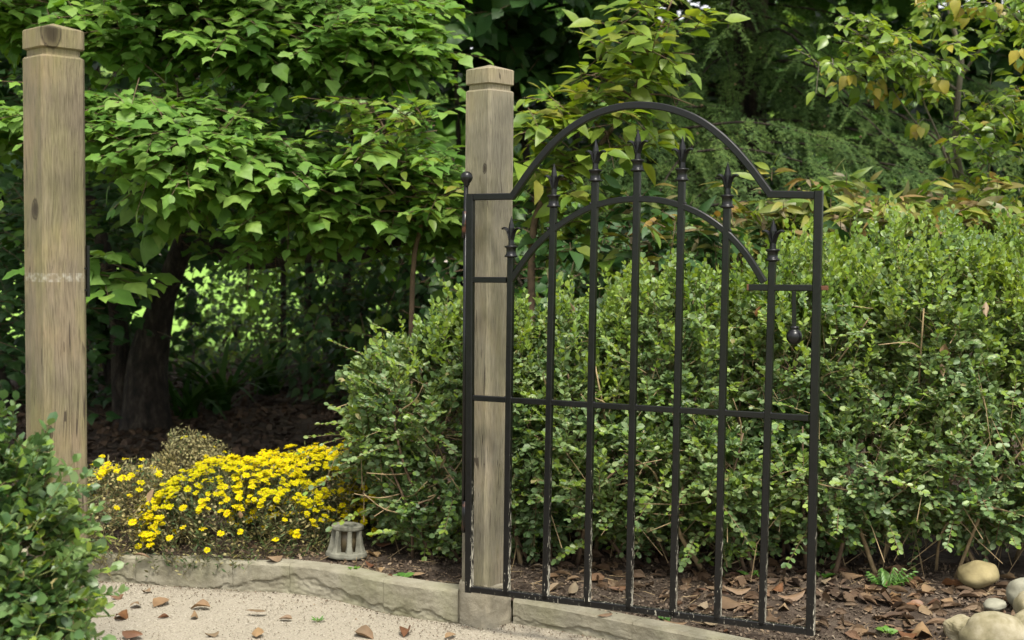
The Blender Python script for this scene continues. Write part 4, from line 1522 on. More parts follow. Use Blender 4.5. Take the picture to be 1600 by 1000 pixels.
for a, b, n, tv in (((985, 12), (1070, 18), 13, 12), ((955, 45), (1080, 55), 16, 12), ((930, 85), (1060, 95), 16, 12), ((905, 120), (1030, 125), 15, 10), ((850, 165), (960, 170), 18, 12), ((960, 165), (1060, 172), 9, 8),
                    ((815, 205), (930, 215), 22, 14), ((820, 255), (920, 265), 18, 14), ((930, 215), (1010, 225), 10, 10), ((880, 300), (990, 305), 12, 12)):
    tier(sap, a, b, 6.95, 6.95, int(n * .95), tv * .7, .16, size=.125, kind='elliptic', mats=smx, L=(.12, .3), nl=5, nb=(0, -.2, 1.0), hang=.04, droop=.10, nj=.24)
tier(sap, (830, 350), (960, 380), 7.1, 7.1, 26, 25, .2, size=.11, kind='ovate', mats=[(shade_mat, .5), (sapling_mat, .5)], L=(.12, .3), nl=5)

# ------------------------------------------------------------------ glossy small tree on the right
rb = pt(1517, 480, 7.3)
rt = Plant('small_tree', (rb[0], rb[1], bed_z(rb[0], rb[1])), 'slender small tree with glossy green and some yellow leaves at the right', 'tree')
st = [np.array((rb[0], rb[1], .1)), pt(1518, 400, 7.3), pt(1510, 320, 7.3), pt(1494, 230, 7.3), pt(1497, 150, 7.3), pt(1502, 90, 7.3), pt(1486, 30, 7.3), pt(1478, -40, 7.3)]
rt.stem(spline(st, 5), np.linspace(.024, .011, 36), bark_grey, 'trunk', 8)
for P_ in ([(1502, 120), (1530, 80), (1565, 50), (1610, 25)], [(1494, 140), (1450, 110), (1400, 95), (1355, 60), (1320, 40)], [(1495, 155), (1430, 130), (1360, 118), (1295, 98)],
           [(1512, 330), (1490, 280), (1465, 210), (1440, 150), (1420, 60)], [(1515, 350), (1480, 240), (1430, 190), (1395, 140)], [(1505, 300), (1550, 240), (1590, 180)], [(1515, 360), (1540, 300), (1548, 220)]):
    A = [pt(x, y, 7.3 - .07 * i) for i, (x, y) in enumerate(P_)]
    s_ = spline(A, 4)
    rt.stem(s_, np.linspace(.010, .0025, len(s_)), bark_grey, 'branch', 6)
lm = [(laurel_mat, .96), (yellow_leaf, .04)]
for a, b, n, tv in (((1310, 35), (1370, 60), 16, 9), ((1350, 55), (1420, 75), 15, 9), ((1285, 95), (1400, 112), 34, 11), ((1380, 100), (1480, 115), 26, 13), ((1450, 70), (1500, 95), 10, 14), ((1440, 10), (1600, 15), 40, 16),
                    ((1520, 50), (1600, 45), 14, 14), ((1530, 140), (1600, 160), 22, 14), ((1510, 190), (1600, 205), 28, 16), ((1490, 230), (1590, 250), 24, 16), ((1500, 290), (1570, 310), 18, 16), ((1420, 140), (1470, 150), 8, 8)):
    tier(rt, a, b, 7.15, 7.15, int(n * 1.0), tv, .15, size=.070, kind='elliptic', mats=lm, L=(.08, .2), nl=6, nb=(0, -.3, .85), hang=.15, droop=.2, nj=.4, twig=bark_grey)
for a, b, n in (((1320, 125), (1450, 135), 11), ((1450, 0), (1590, 20), 8), ((1430, 185), (1450, 190), 2), ((1560, 80), (1590, 90), 2), ((1520, 330), (1570, 345), 3)):
    tier(rt, a, b, 7.1, 7.1, n, 7, .1, size=.068, kind='ovate', mats=[(yellow_leaf, .7), (laurel_mat, .2)], L=(.05, .1), nl=3, nb=(0, -.9, .2), hang=1.4, droop=.3, nj=.3, twig=bark_grey)

# ------------------------------------------------------------------ turning shrubs behind the hedge
for i, (xa, xb, ya, yb_, n, label) in enumerate(((1130, 1290, 325, 365, 44, 'low shrub with yellowing narrow leaves seen through the gate top'),
                                                 (1290, 1450, 322, 355, 48, 'low shrub with olive and ochre narrow leaves behind the tall boxwood'),
                                                 (1440, 1630, 335, 362, 54, 'low shrub with orange and yellow leaves round the small tree'),
                                                 (985, 1110, 345, 390, 40, 'low shrub with dull drooping leaves behind the middle of the gate'))):
    c = pt((xa + xb) / 2, 500, 6.95)
    sh = Plant('turning_shrub', (c[0], c[1], bed_z(c[0], c[1])), label, 'shrub', 'narrow-leaved shrubs behind the boxwoods')
    ends = pad_points(xa, ya, xb, yb_, 6.9, 6.9, n, 18, .16)
    for k in range(0, n, 4):
        e = ends[k]
        s0 = np.array((c[0] + random.uniform(-.15, .15), c[1] + random.uniform(-.1, .2), .1))
        sh.stem(spline([s0, (s0 + e) / 2 + np.array((0, .03, .08)), e], 4), np.linspace(.006, .002, 9), twig_brown, 'stem', 5)
    D = np.stack([rng.normal(0, .6, n), rng.normal(-.4, .4, n), rng.normal(.5, .4, n)], 1)
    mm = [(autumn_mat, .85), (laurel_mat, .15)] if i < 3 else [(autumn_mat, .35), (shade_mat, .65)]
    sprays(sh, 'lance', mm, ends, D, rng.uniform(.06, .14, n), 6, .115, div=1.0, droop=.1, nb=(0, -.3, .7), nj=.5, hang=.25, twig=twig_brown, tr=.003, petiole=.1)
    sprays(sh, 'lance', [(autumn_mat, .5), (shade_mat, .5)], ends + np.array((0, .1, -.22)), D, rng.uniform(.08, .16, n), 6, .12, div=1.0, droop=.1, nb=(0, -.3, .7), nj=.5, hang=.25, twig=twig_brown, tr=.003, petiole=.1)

# ------------------------------------------------------------------ hemlock
hb = pt(1150, 560, 11.0)
hem = Plant('hemlock_tree', (hb[0], hb[1], bed_z(hb[0], hb[1])), 'large dark hemlock with drooping needle sprays behind the gate', 'tree')
hz = bed_z(hb[0], hb[1])
hem.stem([(hb[0], hb[1], hz - .1), (hb[0], hb[1], 1.0), (hb[0] + .02, hb[1], 3), (hb[0] + .03, hb[1], 6), (hb[0], hb[1], 9)], [.26, .21, .19, .15, .08], bark_dark, 'trunk', 14)
hO, hD, hS = [], [], []
for i in range(64):
    z0 = .9 + 5.0 * (i / 64) ** 1.05
    az = random.uniform(math.pi * .93, math.pi * 2.07) if i % 5 else random.uniform(0, math.pi)
    Lb = random.uniform(1.7, 3.0) * (1 - .3 * i / 64)
    if i % 4 == 0:
        az = random.choice((math.pi * 1.02, math.pi * 1.95)) + random.uniform(-.2, .2)
        Lb *= 1.25
    d = np.array((math.cos(az), math.sin(az) * .85, 0))
    s0 = np.array((hb[0], hb[1], z0))
    pts = [s0 + d * (Lb * t) + ZUP * (.22 * math.sin(t * 2.0) - .55 * t * t) * Lb * .6 for t in np.linspace(0, 1, 7)]
    # keep the trunk in sight where the photograph shows it
    hem.stem(pts, np.linspace(.022, .004, 7), bark_dark, 'bough', 6)
    ns = int(Lb * 9)
    for k in range(ns):
        t = .18 + .82 * (k + random.random()) / ns
        f = t * 6
        j = min(5, int(f))
        p = pts[j] * (1 - (f - j)) + pts[j + 1] * (f - j)
        sgn = -1 if k % 2 else 1
        pr_ = np.array((-d[1], d[0], 0)) * sgn
        ln = random.uniform(.30, .52) * (1.15 - .4 * t)
        hO.append(p)
        hD.append(d * .65 + pr_ * random.uniform(.4, 1.0) + np.array((0, 0, random.uniform(-.5, -.05))))
        hS.append(ln)
hO, hD, hS = np.array(hO), np.array(hD), np.array(hS)
hM = frames(hD, np.array((0, -.25, 1.0)) + jit(len(hO), .25), hS)
hem.add('spray', 'hemlock', hemlock_mat, hM, hO)
# the boughs that hang low in front, one behind the other
P, D, S = [], [], []
BOUGHS = [((1120, 190), (885, 285), 10.2, 9.3), ((1130, 215), (930, 335), 10.3, 9.2), ((1120, 160), (960, 225), 10.2, 9.6), ((1140, 250), (880, 390), 10.2, 9.1), ((1150, 265), (1010, 400), 10.2, 9.0),
          ((1060, 195), (1345, 225), 9.9, 9.2), ((1050, 235), (1330, 270), 9.7, 9.0), ((1100, 275), (1390, 305), 9.6, 9.0), ((1150, 180), (1500, 250), 10.4, 9.7), ((1180, 215), (1460, 290), 10.2, 9.5),
          ((1250, 250), (1560, 300), 10.0, 9.3), ((1200, 295), (1500, 345), 9.6, 9.0), ((1080, 320), (1300, 350), 9.4, 9.0), ((1170, 130), (1420, 190), 10.6, 10.0), ((1300, 170), (1600, 235), 10.6, 10.0),
          ((1350, 290), (1640, 330), 9.8, 9.3), ((1150, 10), (1330, 110), 10.9, 10.2), ((1160, 60), (1380, 150), 10.9, 10.1), ((1140, 20), (1040, 110), 10.8, 10.2), ((1150, 80), (1060, 160), 10.7, 10.2), ((1200, 0), (1460, 90), 11.0, 10.4),
          ((1180, 110), (1300, 190), 10.6, 10.0), ((1300, 60), (1560, 140), 11.0, 10.5), ((1400, 100), (1640, 180), 10.9, 10.4), ((1165, 40), (1230, 170), 10.7, 10.3), ((1130, 60), (1150, 190), 10.6, 10.3), ((1100, 120), (1040, 190), 10.4, 9.9), ((1400, 200), (1640, 270), 10.2, 9.8)]
for (a, b, d0, d1) in BOUGHS:
    A, B = pt(a[0], a[1], d0), pt(b[0], b[1], d1)
    sp_ = spline([A, A * .6 + B * .4 + ZUP * .10, A * .25 + B * .75 + ZUP * .06, B], 6)
    hem.stem(sp_ - ZUP * .03, np.linspace(.011, .003, len(sp_)), bark_dark, 'bough', 6)
    dd = norm(B - A)
    ns = int(np.linalg.norm(B - A) * 14)
    for k in range(ns):
        t = (k + random.random()) / ns
        f = t * (len(sp_) - 1)
        j = min(len(sp_) - 2, int(f))
        P.append(sp_[j] * (1 - f + j) + sp_[j + 1] * (f - j))
        sg = random.choice((-1, 1))
        D.append(dd * random.uniform(.4, 1.0) + np.array((dd[1], -dd[0], 0)) * sg * random.uniform(.1, .9) + np.array((0, -.2, random.uniform(-1.0, -.1))))
        S.append(random.uniform(.30, .58) * (1.1 - .4 * t))
P, D, S = np.array(P), np.array(D), np.array(S)
hem.add('spray', 'hemlock', hemlock_mat, frames(D, np.array((0, -.45, .9)) + jit(len(P), .25), S), P)
# upper crown above the picture
n = 260
Q = np.stack([rng.uniform(-1.2, 5.2, n), rng.uniform(9.0, 13.0, n), rng.uniform(3.7, 6.2, n)], 1)
hem.add('spray', 'hemlock', hemlock_mat, frames(np.stack([rng.normal(0, 1, n), rng.normal(0, 1, n), rng.uniform(-.6, 0, n)], 1), np.array((0, 0, 1.0)) + jit(n, .2), rng.uniform(.6, .9, n)), Q)
# little tan cones
cO = P[rng.choice(len(P), 60)] + jit(60, .05) + np.array((0, -.12, -.12))
hem.add('cone', 'grit', dry_tan, frames(jit(60) * .2 + np.array((0, 0, -1)), jit(60), np.full(60, .028)), cO)


# ------------------------------------------------------------------ shrubs and trees in the shade behind
def backdrop(name, label, cat, px0, px1, d, z0, z1, n, size, mats, group, kind='maple', stems=4, thick=.6, nl=6, L=(.3, .6), twig=twig_brown):
    A, B = pt(px0, 500, d), pt(px1, 500, d)
    c = (A + B) / 2
    pl = Plant(name, (c[0], c[1], bed_z(c[0], min(c[1], 14.5))), label, cat, group)
    hw = (B[0] - A[0]) / 2
    # crown volume with uneven outline: clumps
    m = max(6, n // 14)
    cc = np.stack([rng.uniform(-hw, hw, m), rng.normal(0, thick, m), rng.uniform(z0, z1, m)], 1)
    P = cc[rng.integers(0, m, n)] + rng.normal(0, 1, (n, 3)) * np.array((.3, .25, .16))
    P[:, 2] = np.maximum(P[:, 2], .15)
    P += np.array((c[0], c[1], 0))
    D = np.stack([rng.normal(0, .6, n), rng.normal(-.4, .5, n), rng.normal(.05, .3, n)], 1)
    sprays(pl, kind, mats, P, D, rng.uniform(L[0], L[1], n), nl, size, div=.9, droop=.2, nb=(0, -.4, .8), nj=.4, hang=.3, twig=twig, tr=.004, petiole=.2)
    for k in range(stems):
        s0 = np.array((c[0] + random.uniform(-.5, .5) * hw, c[1] + random.uniform(-.2, .2), .1))
        e = np.array((c[0] + random.uniform(-.9, .9) * hw, c[1] + random.uniform(-.3, .3), z1 * random.uniform(.75, .95)))
        s_ = spline([s0, (s0 + e) / 2 + np.array((random.uniform(-.15, .15), 0, .1)), e], 4)
        pl.stem(s_, np.linspace(random.uniform(.03, .06), .008, len(s_)), bark, 'trunk' if cat == 'tree' else 'stem', 7)
    return pl


def canopy(pl, x0, x1, y0, y1, z0, z1, n, size=.2):  # leaves added out of view overhead to shade the boughs and trees below
    P = np.stack([rng.uniform(x0, x1, n), rng.uniform(y0, y1, n), rng.uniform(z0, z1, n)], 1)
    D = np.stack([rng.normal(0, .7, n), rng.normal(0, .7, n), rng.normal(0, .15, n)], 1)
    sprays(pl, 'maple', [(shade_mat, 1)], P, D, rng.uniform(.4, .8, n), 6, size, droop=.1, nb=(0, 0, 1), nj=.3, hang=.1, twig=twig_brown, tr=.005)


tg = 'trees in the deep shade behind'
sg = 'dark shrubs behind the flower bed'
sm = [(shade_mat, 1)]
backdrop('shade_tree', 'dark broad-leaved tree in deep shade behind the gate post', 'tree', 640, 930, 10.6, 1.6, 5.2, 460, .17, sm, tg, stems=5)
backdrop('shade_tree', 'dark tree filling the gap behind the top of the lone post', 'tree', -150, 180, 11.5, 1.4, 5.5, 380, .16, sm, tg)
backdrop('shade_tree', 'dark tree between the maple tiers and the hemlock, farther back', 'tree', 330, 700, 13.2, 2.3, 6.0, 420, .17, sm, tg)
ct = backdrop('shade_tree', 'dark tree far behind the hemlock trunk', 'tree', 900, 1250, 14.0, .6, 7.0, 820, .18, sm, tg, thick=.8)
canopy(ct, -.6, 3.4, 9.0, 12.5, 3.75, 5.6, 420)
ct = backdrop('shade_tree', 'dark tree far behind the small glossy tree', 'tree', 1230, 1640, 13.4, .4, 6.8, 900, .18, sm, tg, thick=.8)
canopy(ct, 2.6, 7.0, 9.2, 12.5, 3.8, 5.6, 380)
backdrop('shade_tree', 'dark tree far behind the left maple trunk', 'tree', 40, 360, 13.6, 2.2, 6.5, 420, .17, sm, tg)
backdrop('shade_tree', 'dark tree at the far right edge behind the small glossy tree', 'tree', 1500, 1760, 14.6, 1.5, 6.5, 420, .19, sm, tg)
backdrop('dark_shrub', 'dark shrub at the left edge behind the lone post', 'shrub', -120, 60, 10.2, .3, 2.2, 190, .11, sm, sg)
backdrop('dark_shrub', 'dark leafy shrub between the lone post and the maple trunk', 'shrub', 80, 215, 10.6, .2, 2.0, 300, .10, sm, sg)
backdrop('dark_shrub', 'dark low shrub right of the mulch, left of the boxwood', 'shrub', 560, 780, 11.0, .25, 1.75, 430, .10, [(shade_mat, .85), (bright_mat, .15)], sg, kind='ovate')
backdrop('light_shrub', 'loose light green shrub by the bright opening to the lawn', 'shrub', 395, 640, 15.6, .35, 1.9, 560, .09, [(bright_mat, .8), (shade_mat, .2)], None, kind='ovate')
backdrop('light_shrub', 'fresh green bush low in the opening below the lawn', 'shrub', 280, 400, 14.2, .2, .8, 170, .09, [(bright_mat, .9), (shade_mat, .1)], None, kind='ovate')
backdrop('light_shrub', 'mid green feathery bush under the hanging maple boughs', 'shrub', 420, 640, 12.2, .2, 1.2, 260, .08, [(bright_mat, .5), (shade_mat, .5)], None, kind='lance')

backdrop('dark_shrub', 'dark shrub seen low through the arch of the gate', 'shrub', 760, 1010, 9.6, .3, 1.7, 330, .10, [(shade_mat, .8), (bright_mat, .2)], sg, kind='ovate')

# far wood beyond the lawn
n = 9000
x = rng.uniform(-55, 55, n)
y = rng.uniform(80, 90, n)
z = rng.random(n) ** .8 * (16 + 3.5 * np.sin(x * .35) + 2 * np.sin(x * 1.1 + 1)) + .4
P = np.stack([x, y, z], 1)
fm = frames(jit(n) * .6 + np.array((0, -.4, -.6)), jit(n) * .5 + np.array((0, -.6, .7)), rng.uniform(1.6, 3.0, n))
V, F = get_t('flake', 0)
VV = (np.einsum('nij,kj->nki', fm, V) + P[:, None]).reshape(-1, 3)
FF = (F[None] + (np.arange(n) * len(V))[:, None, None]).reshape(-1, 3)
o = link('far_wood', raw_mesh('far_wood', VV, FF, bright_mat))
tag(o, 'far wood beyond the bright lawn', 'wood', kind='stuff')

# strap-leaved plant by the maple trunk
for px, py, d, n, ln, label in ((345, 640, 10.3, 32, .95, 'clump of long arching strap leaves right of the maple trunk'), (290, 660, 9.9, 26, .7, 'smaller clump of strap leaves at the foot of the maple'),
                                (420, 610, 11.2, 30, .8, 'clump of strap leaves under the light green shrub')):
    c = pt(px, py, d)
    c[2] = bed_z(c[0], c[1])
    sp = Plant('strap_leaved_plant', c, label, 'plant', 'strap-leaved plants in the shade', crown='foliage')
    az = rng.uniform(0, 2 * math.pi, n)
    T = np.stack([np.cos(az) * .6, np.sin(az) * .6, rng.uniform(.6, 1.5, n)], 1)
    Nn = np.stack([-np.cos(az), -np.sin(az), np.full(n, .5)], 1)
    sp.add('leaf', 'strap', strap_mat, frames(T, Nn * 1.0, rng.uniform(.6, 1.1, n) * ln), c + jit(n, .04) * np.array((1, 1, 0)))


# ------------------------------------------------------------------ chrysanthemums
def mum(px, py, d, rx, ry, h, nf, label, spent, bias, nleaf=1500):
    c = pt(px, py, d)
    z0 = bed_z(c[0], c[1])
    pl = Plant('chrysanthemum', (c[0], c[1], z0), label, 'flowers', 'mounds of yellow chrysanthemums', crown='foliage')
    base = np.array((c[0], c[1], z0))

    def dome(n, lo):
        v = norm(rng.normal(0, 1, (n * 3, 3)))
        v = v[v[:, 2] > lo][:n]
        q = np.array([1 + .16 * nz(a * 2.5 + px, b_ * 2.5, c_ * 2.5) + .07 * nz(a * 7 + px, b_ * 7, c_ * 7) for a, b_, c_ in v]) + rng.normal(0, .03, len(v))
        return base + v * np.array((rx, ry, h)) * q[:, None], norm(v / np.array((rx, ry, h)))
    P, Nn = dome(nleaf, -.02)
    D = norm(Nn * .6 + ZUP * .6 + jit(len(P), .3))
    L = rng.uniform(.05, .11, len(P))
    sprays(pl, 'sliver', [(mum_leaf, 1 - spent), (mum_spent, spent)], P - D * (L * rng.uniform(.9, 1.5, len(P)))[:, None], D, L, 6, .026, div=.9, droop=0, nb=(0, -.2, .6), nj=.5, hang=0, twig=mum_spent_t, tr=.0012)
    P, Nn = dome(int(nf * 3.4), .05)
    w_ = rng.random(len(P)) < bias(P, Nn)
    P, Nn = P[w_][:nf], Nn[w_][:nf]
    n = len(P)
    ax = norm(Nn * .35 + np.array((0, -.22, .85)) + jit(n, .22))
    M = frames(np.cross(ax, norm(jit(n))), ax, rng.uniform(.030, .046, n))
    P = P + ax * .014
    pl.add('flower', 'flower', mum_yellow, M, P)
    pl.add('flower_eye', 'eye', mum_eye, M, P)
    # spent heads
    P, Nn = dome(int(160 + 500 * spent), .0)
    ax = norm(Nn + ZUP * .4 + jit(len(P), .3))
    pl.add('spent_head', 'eye', mum_spent, frames(np.cross(ax, norm(jit(len(P)))), ax, rng.uniform(.05, .075, len(P))), P)
    return pl


mum_spent_t = noise_mat('mum stem', [(0.3, (0.07, 0.055, 0.03)), (0.7, (0.14, 0.12, 0.06))], 20, bump=0)
mum(372, 872, 6.0, .44, .34, .38, 700, 'mound of bright yellow chrysanthemums spilling towards the kerb', .25, lambda P, N: np.clip(-.25 + 1.2 * N[:, 2] + .55 * (N[:, 0] < -.55), 0.05, 1))
mum(480, 850, 6.35, .36, .32, .38, 850, 'dense yellow chrysanthemum mound behind the path light', .25, lambda P, N: np.clip(.15 + 1.1 * N[:, 2] + .2 * (N[:, 0] > .5), .1, 1))
mum(190, 868, 6.05, .36, .30, .36, 85, 'half faded chrysanthemum mound beside the lone post', .65, lambda P, N: np.clip(-.2 + 1.2 * N[:, 2], .03, 1))
mum(300, 800, 6.75, .25, .24, .36, 8, 'faded chrysanthemum mound at the back, nearly out of flower', .85, lambda P, N: np.clip(N[:, 2], 0, 1), 900)
mum(578, 850, 6.15, .23, .2, .46, 210, 'thin yellow chrysanthemum clump tucked against the boxwood', .5, lambda P, N: np.clip(.2 + N[:, 2], .1, 1), 500)


# ------------------------------------------------------------------ turn the collected leaves into objects
def finish():
    GW, GH, CS = 200, 125, 8
    zb = np.full(GW * GH, 1e9)
    recs = []
    for pl in PLANTS:
        for key, lst in pl.b.items():
            M = np.concatenate([a for a, b_ in lst])
            P = np.concatenate([b_ for a, b_ in lst])
            V0, _ = get_t(key[1], 0)
            ctr = P + np.einsum('nij,j->ni', M, V0.mean(0))
            x, y, w_ = project(ctr)
            sz = np.linalg.norm(M[:, :, 1], axis=1)
            recs.append((pl, key, M, P, ctr, x, y, w_, sz))
            r = np.maximum(1, (FPX * sz / w_ * .3 / CS)).astype(int)
            gx, gy = (x / CS).astype(int), (y / CS).astype(int)
            for dx in range(-2, 3):
                for dy in range(-2, 3):
                    ok = (abs(dx) < r) & (abs(dy) < r) & (gx + dx >= 0) & (gx + dx < GW) & (gy + dy >= 0) & (gy + dy < GH)
                    np.minimum.at(zb, (gy[ok] + dy) * GW + gx[ok] + dx, w_[ok])
    for (xa, xb, ya, yb_, d) in ((38, 136, 40, 1000, 4.0), (722, 803, 105, 1000, 5.1)):
        for gy in range(ya // CS, yb_ // CS):
            for gx in range(xa // CS, xb // CS):
                zb[gy * GW + gx] = min(zb[gy * GW + gx], d)
    choice = {}
    for ri, (pl, key, M, P, ctr, x, y, w_, sz) in enumerate(recs):
        view = norm(ctr - EYE)
        Nn = norm(M[:, :, 2])
        area = (FPX * sz / w_) ** 2 * (np.abs(np.sum(view * Nn, 1)) + .1)
        inside = (x > 4) & (x < 1596) & (y > 4) & (y < 996)
        gx = np.clip((x / CS).astype(int), 0, GW - 1)
        gy = np.clip((y / CS).astype(int), 0, GH - 1)
        vis = inside & (w_ <= zb[gy * GW + gx] + .04)
        score = np.where(vis, area, 0)
        choice.setdefault((pl, key[0]), []).append((ri, score))
    picked = {}
    for (pl, part), lst in choice.items():
        allsc = np.concatenate([s for _, s in lst])
        ids = np.concatenate([np.stack([np.full(len(s), ri), np.arange(len(s))], 1) for ri, s in lst])
        cap = pl.cap if part in ('leaf', 'spray', 'flower') else 0
        order = np.argsort(-allsc)[:cap]
        for k in order:
            if allsc[k] > 60:
                picked.setdefault(int(ids[k][0]), []).append(int(ids[k][1]))
    crowns = {}
    flowers = {}
    bulk = {}
    for ri, (pl, key, M, P, ctr, x, y, w_, sz) in enumerate(recs):
        part, kind, mname = key
        sel = np.zeros(len(P), bool)
        if ri in picked:
            sel[picked[ri]] = True
        var = np.arange(len(P)) % NVAR
        # bulk
        for v in range(NVAR):
            q = (~sel) & (var == v)
            if not q.any():
                continue
            V, F = get_t(kind, v)
            n = int(q.sum())
            VV = (np.einsum('nij,kj->nki', M[q], V) + (P[q] - pl.loc)[:, None]).reshape(-1, 3)
            FF = (F[None] + (np.arange(n) * len(V))[:, None, None]).reshape(-1, 3)
            bulk.setdefault((pl, part), []).append((VV, FF, mname))
    for (pl, part), lst in bulk.items():
        names, Vs, Fs, ix, off = [], [], [], [], 0
        for VV, FF, mn in lst:
            if mn not in names:
                names.append(mn)
            Vs.append(VV)
            Fs.append(FF + off)
            ix.append(np.full(len(FF), names.index(mn)))
            off += len(VV)
        nm = {'leaf': pl.crown, 'spray': pl.crown, 'flower': 'flowers', 'flower_eye': 'flower_eyes', 'spent_head': 'spent_heads', 'cone': 'cones'}[part]
        o = link(nm, raw_mesh(nm, np.concatenate(Vs), np.concatenate(Fs), None, part == 'leaf', [MATS[k] for k in names], np.concatenate(ix)), pl.root)
        o['kind'] = 'stuff'
        crowns[(pl, part)] = o
    for ri, idl in picked.items():
        pl, key, M, P = recs[ri][:4]
        part, kind, mname = key
        par = crowns.get((pl, part), pl.root)
        for i in idl:
            me = piece_mesh(kind, i % NVAR, MATS[mname])
            o = bpy.data.objects.new(part, me)
            m4 = np.eye(4)
            m4[:3, :3] = M[i]
            m4[:3, 3] = P[i] - pl.loc
            o.matrix_basis = Matrix(m4.tolist())
            o.parent = par
            COL.objects.link(o)
    # thin twigs
    for pl in PLANTS:
        for mn, lst in pl.tw.items():
            Vs, Fs, off = [], [], 0
            for O, E, r in lst:
                rings = [O, *E] if isinstance(E, tuple) else [O, E]
                n = len(O)
                ax = norm(rings[-1] - rings[0])
                a = norm(np.cross(ax, np.array((.3, .2, 1.0))))
                b_ = np.cross(ax, a)
                RV = []
                for j, q in enumerate(rings):
                    rr = r * (1 - .6 * j / (len(rings) - 1))
                    for k in range(3):
                        th = 2 * math.pi * k / 3
                        RV.append(q + (a * math.cos(th) + b_ * math.sin(th)) * rr)
                RV = np.stack(RV, 1)            # n, 3*rings, 3
                m = RV.shape[1]
                f = []
                for j in range(len(rings) - 1):
                    for k in range(3):
                        k2 = (k + 1) % 3
                        f += [(j * 3 + k, j * 3 + k2, j * 3 + 3 + k2), (j * 3 + k, j * 3 + 3 + k2, j * 3 + 3 + k)]
                f = np.array(f)
                Vs.append((RV - pl.loc).reshape(-1, 3))
                Fs.append((f[None] + (np.arange(n) * m)[:, None, None]).reshape(-1, 3) + off)
                off += n * m
            o = link('twigs', raw_mesh('twigs', np.concatenate(Vs), np.concatenate(Fs), MATS[mn], True), pl.root)
            o['kind'] = 'stuff'


# ------------------------------------------------------------------ fallen leaves, one by one
DRY = {}


def fallen(px, py, size, mat, label, z=None, d=None, up=False, group='fallen leaves'):
    k = random.randrange(9)
    kind = 'broad' if random.random() < .6 else 'long'
    key = (k, kind, mat.name)
    if key not in DRY:
        V, F = dry_leaf_mesh(k, kind)
        DRY[key] = raw_mesh('fallen_leaf', V, F, mat, True)
    if d is not None:
        p = pt(px, py, d)
    elif z == 'bed':
        p = on_z(px, py, .09)
        for _ in range(4):
            p = on_z(px, py, bed_z(p[0], p[1]))
    else:
        p = on_z(px, py, z if z is not None else 0.004)
    o = link('fallen_leaf', DRY[key])
    o.location = (float(p[0]), float(p[1]), float(p[2]) + .002)
    flip = random.random() < .5
    o.rotation_euler = (random.uniform(-.25, .25) + (R(65) if up else 0), (math.pi if flip else 0) + random.uniform(-.25, .25), random.uniform(0, 6.28))
    if flip and not up:
        o.location.z += .25 * size
    o.scale = (size, size, size)
    tag(o, label, 'leaf', group)


PL = [(250, 944, .10, 0, 'largest tan leaf on the gravel path, below the flower mound'), (213, 948, .07, 0, 'thin brown leaf on the gravel just left of the largest tan one'),
      (190, 966, .105, 1, 'curled red-brown leaf on the path beside the foreground bush'), (255, 966, .05, 1, 'small dark red leaf standing on the path under the largest tan one'),
      (313, 951, .09, 0, 'folded tan leaf on the gravel in the middle left'), (304, 966, .075, 0, 'flat tan leaf lying just below the folded tan leaf'),
      (400, 961, .085, 0, 'twisted brown leaf on the gravel below the kerb joint'), (446, 968, .055, 0, 'small upright brown leaf on the path left of the green sprout'),
      (331, 994, .06, 0, 'little tan leaf at the bottom edge left of the centre'), (402, 994, .07, 0, 'tan curled leaf at the bottom edge under the twisted one'),
      (207, 997, .09, 1, 'brown leaf at the bottom edge beside the foreground bush'), (570, 994, .10, 0, 'pale brown leaf at the bottom edge below the path light'),
      (634, 990, .10, 1, 'orange-brown folded leaf at the bottom edge left of the gate post'), (704, 995, .07, 0, 'brown leaf against the foot of the gate post'),
      (182, 935, .06, 1, 'red-brown leaf tucked under the foreground bush near the kerb'), (228, 925, .05, 0, 'small brown leaf close to the foot of the kerb')]
for px, py, s, c, lab in PL:
    fallen(px, py, s, dry_red if c else dry_tan, lab, group='fallen leaves on the path')
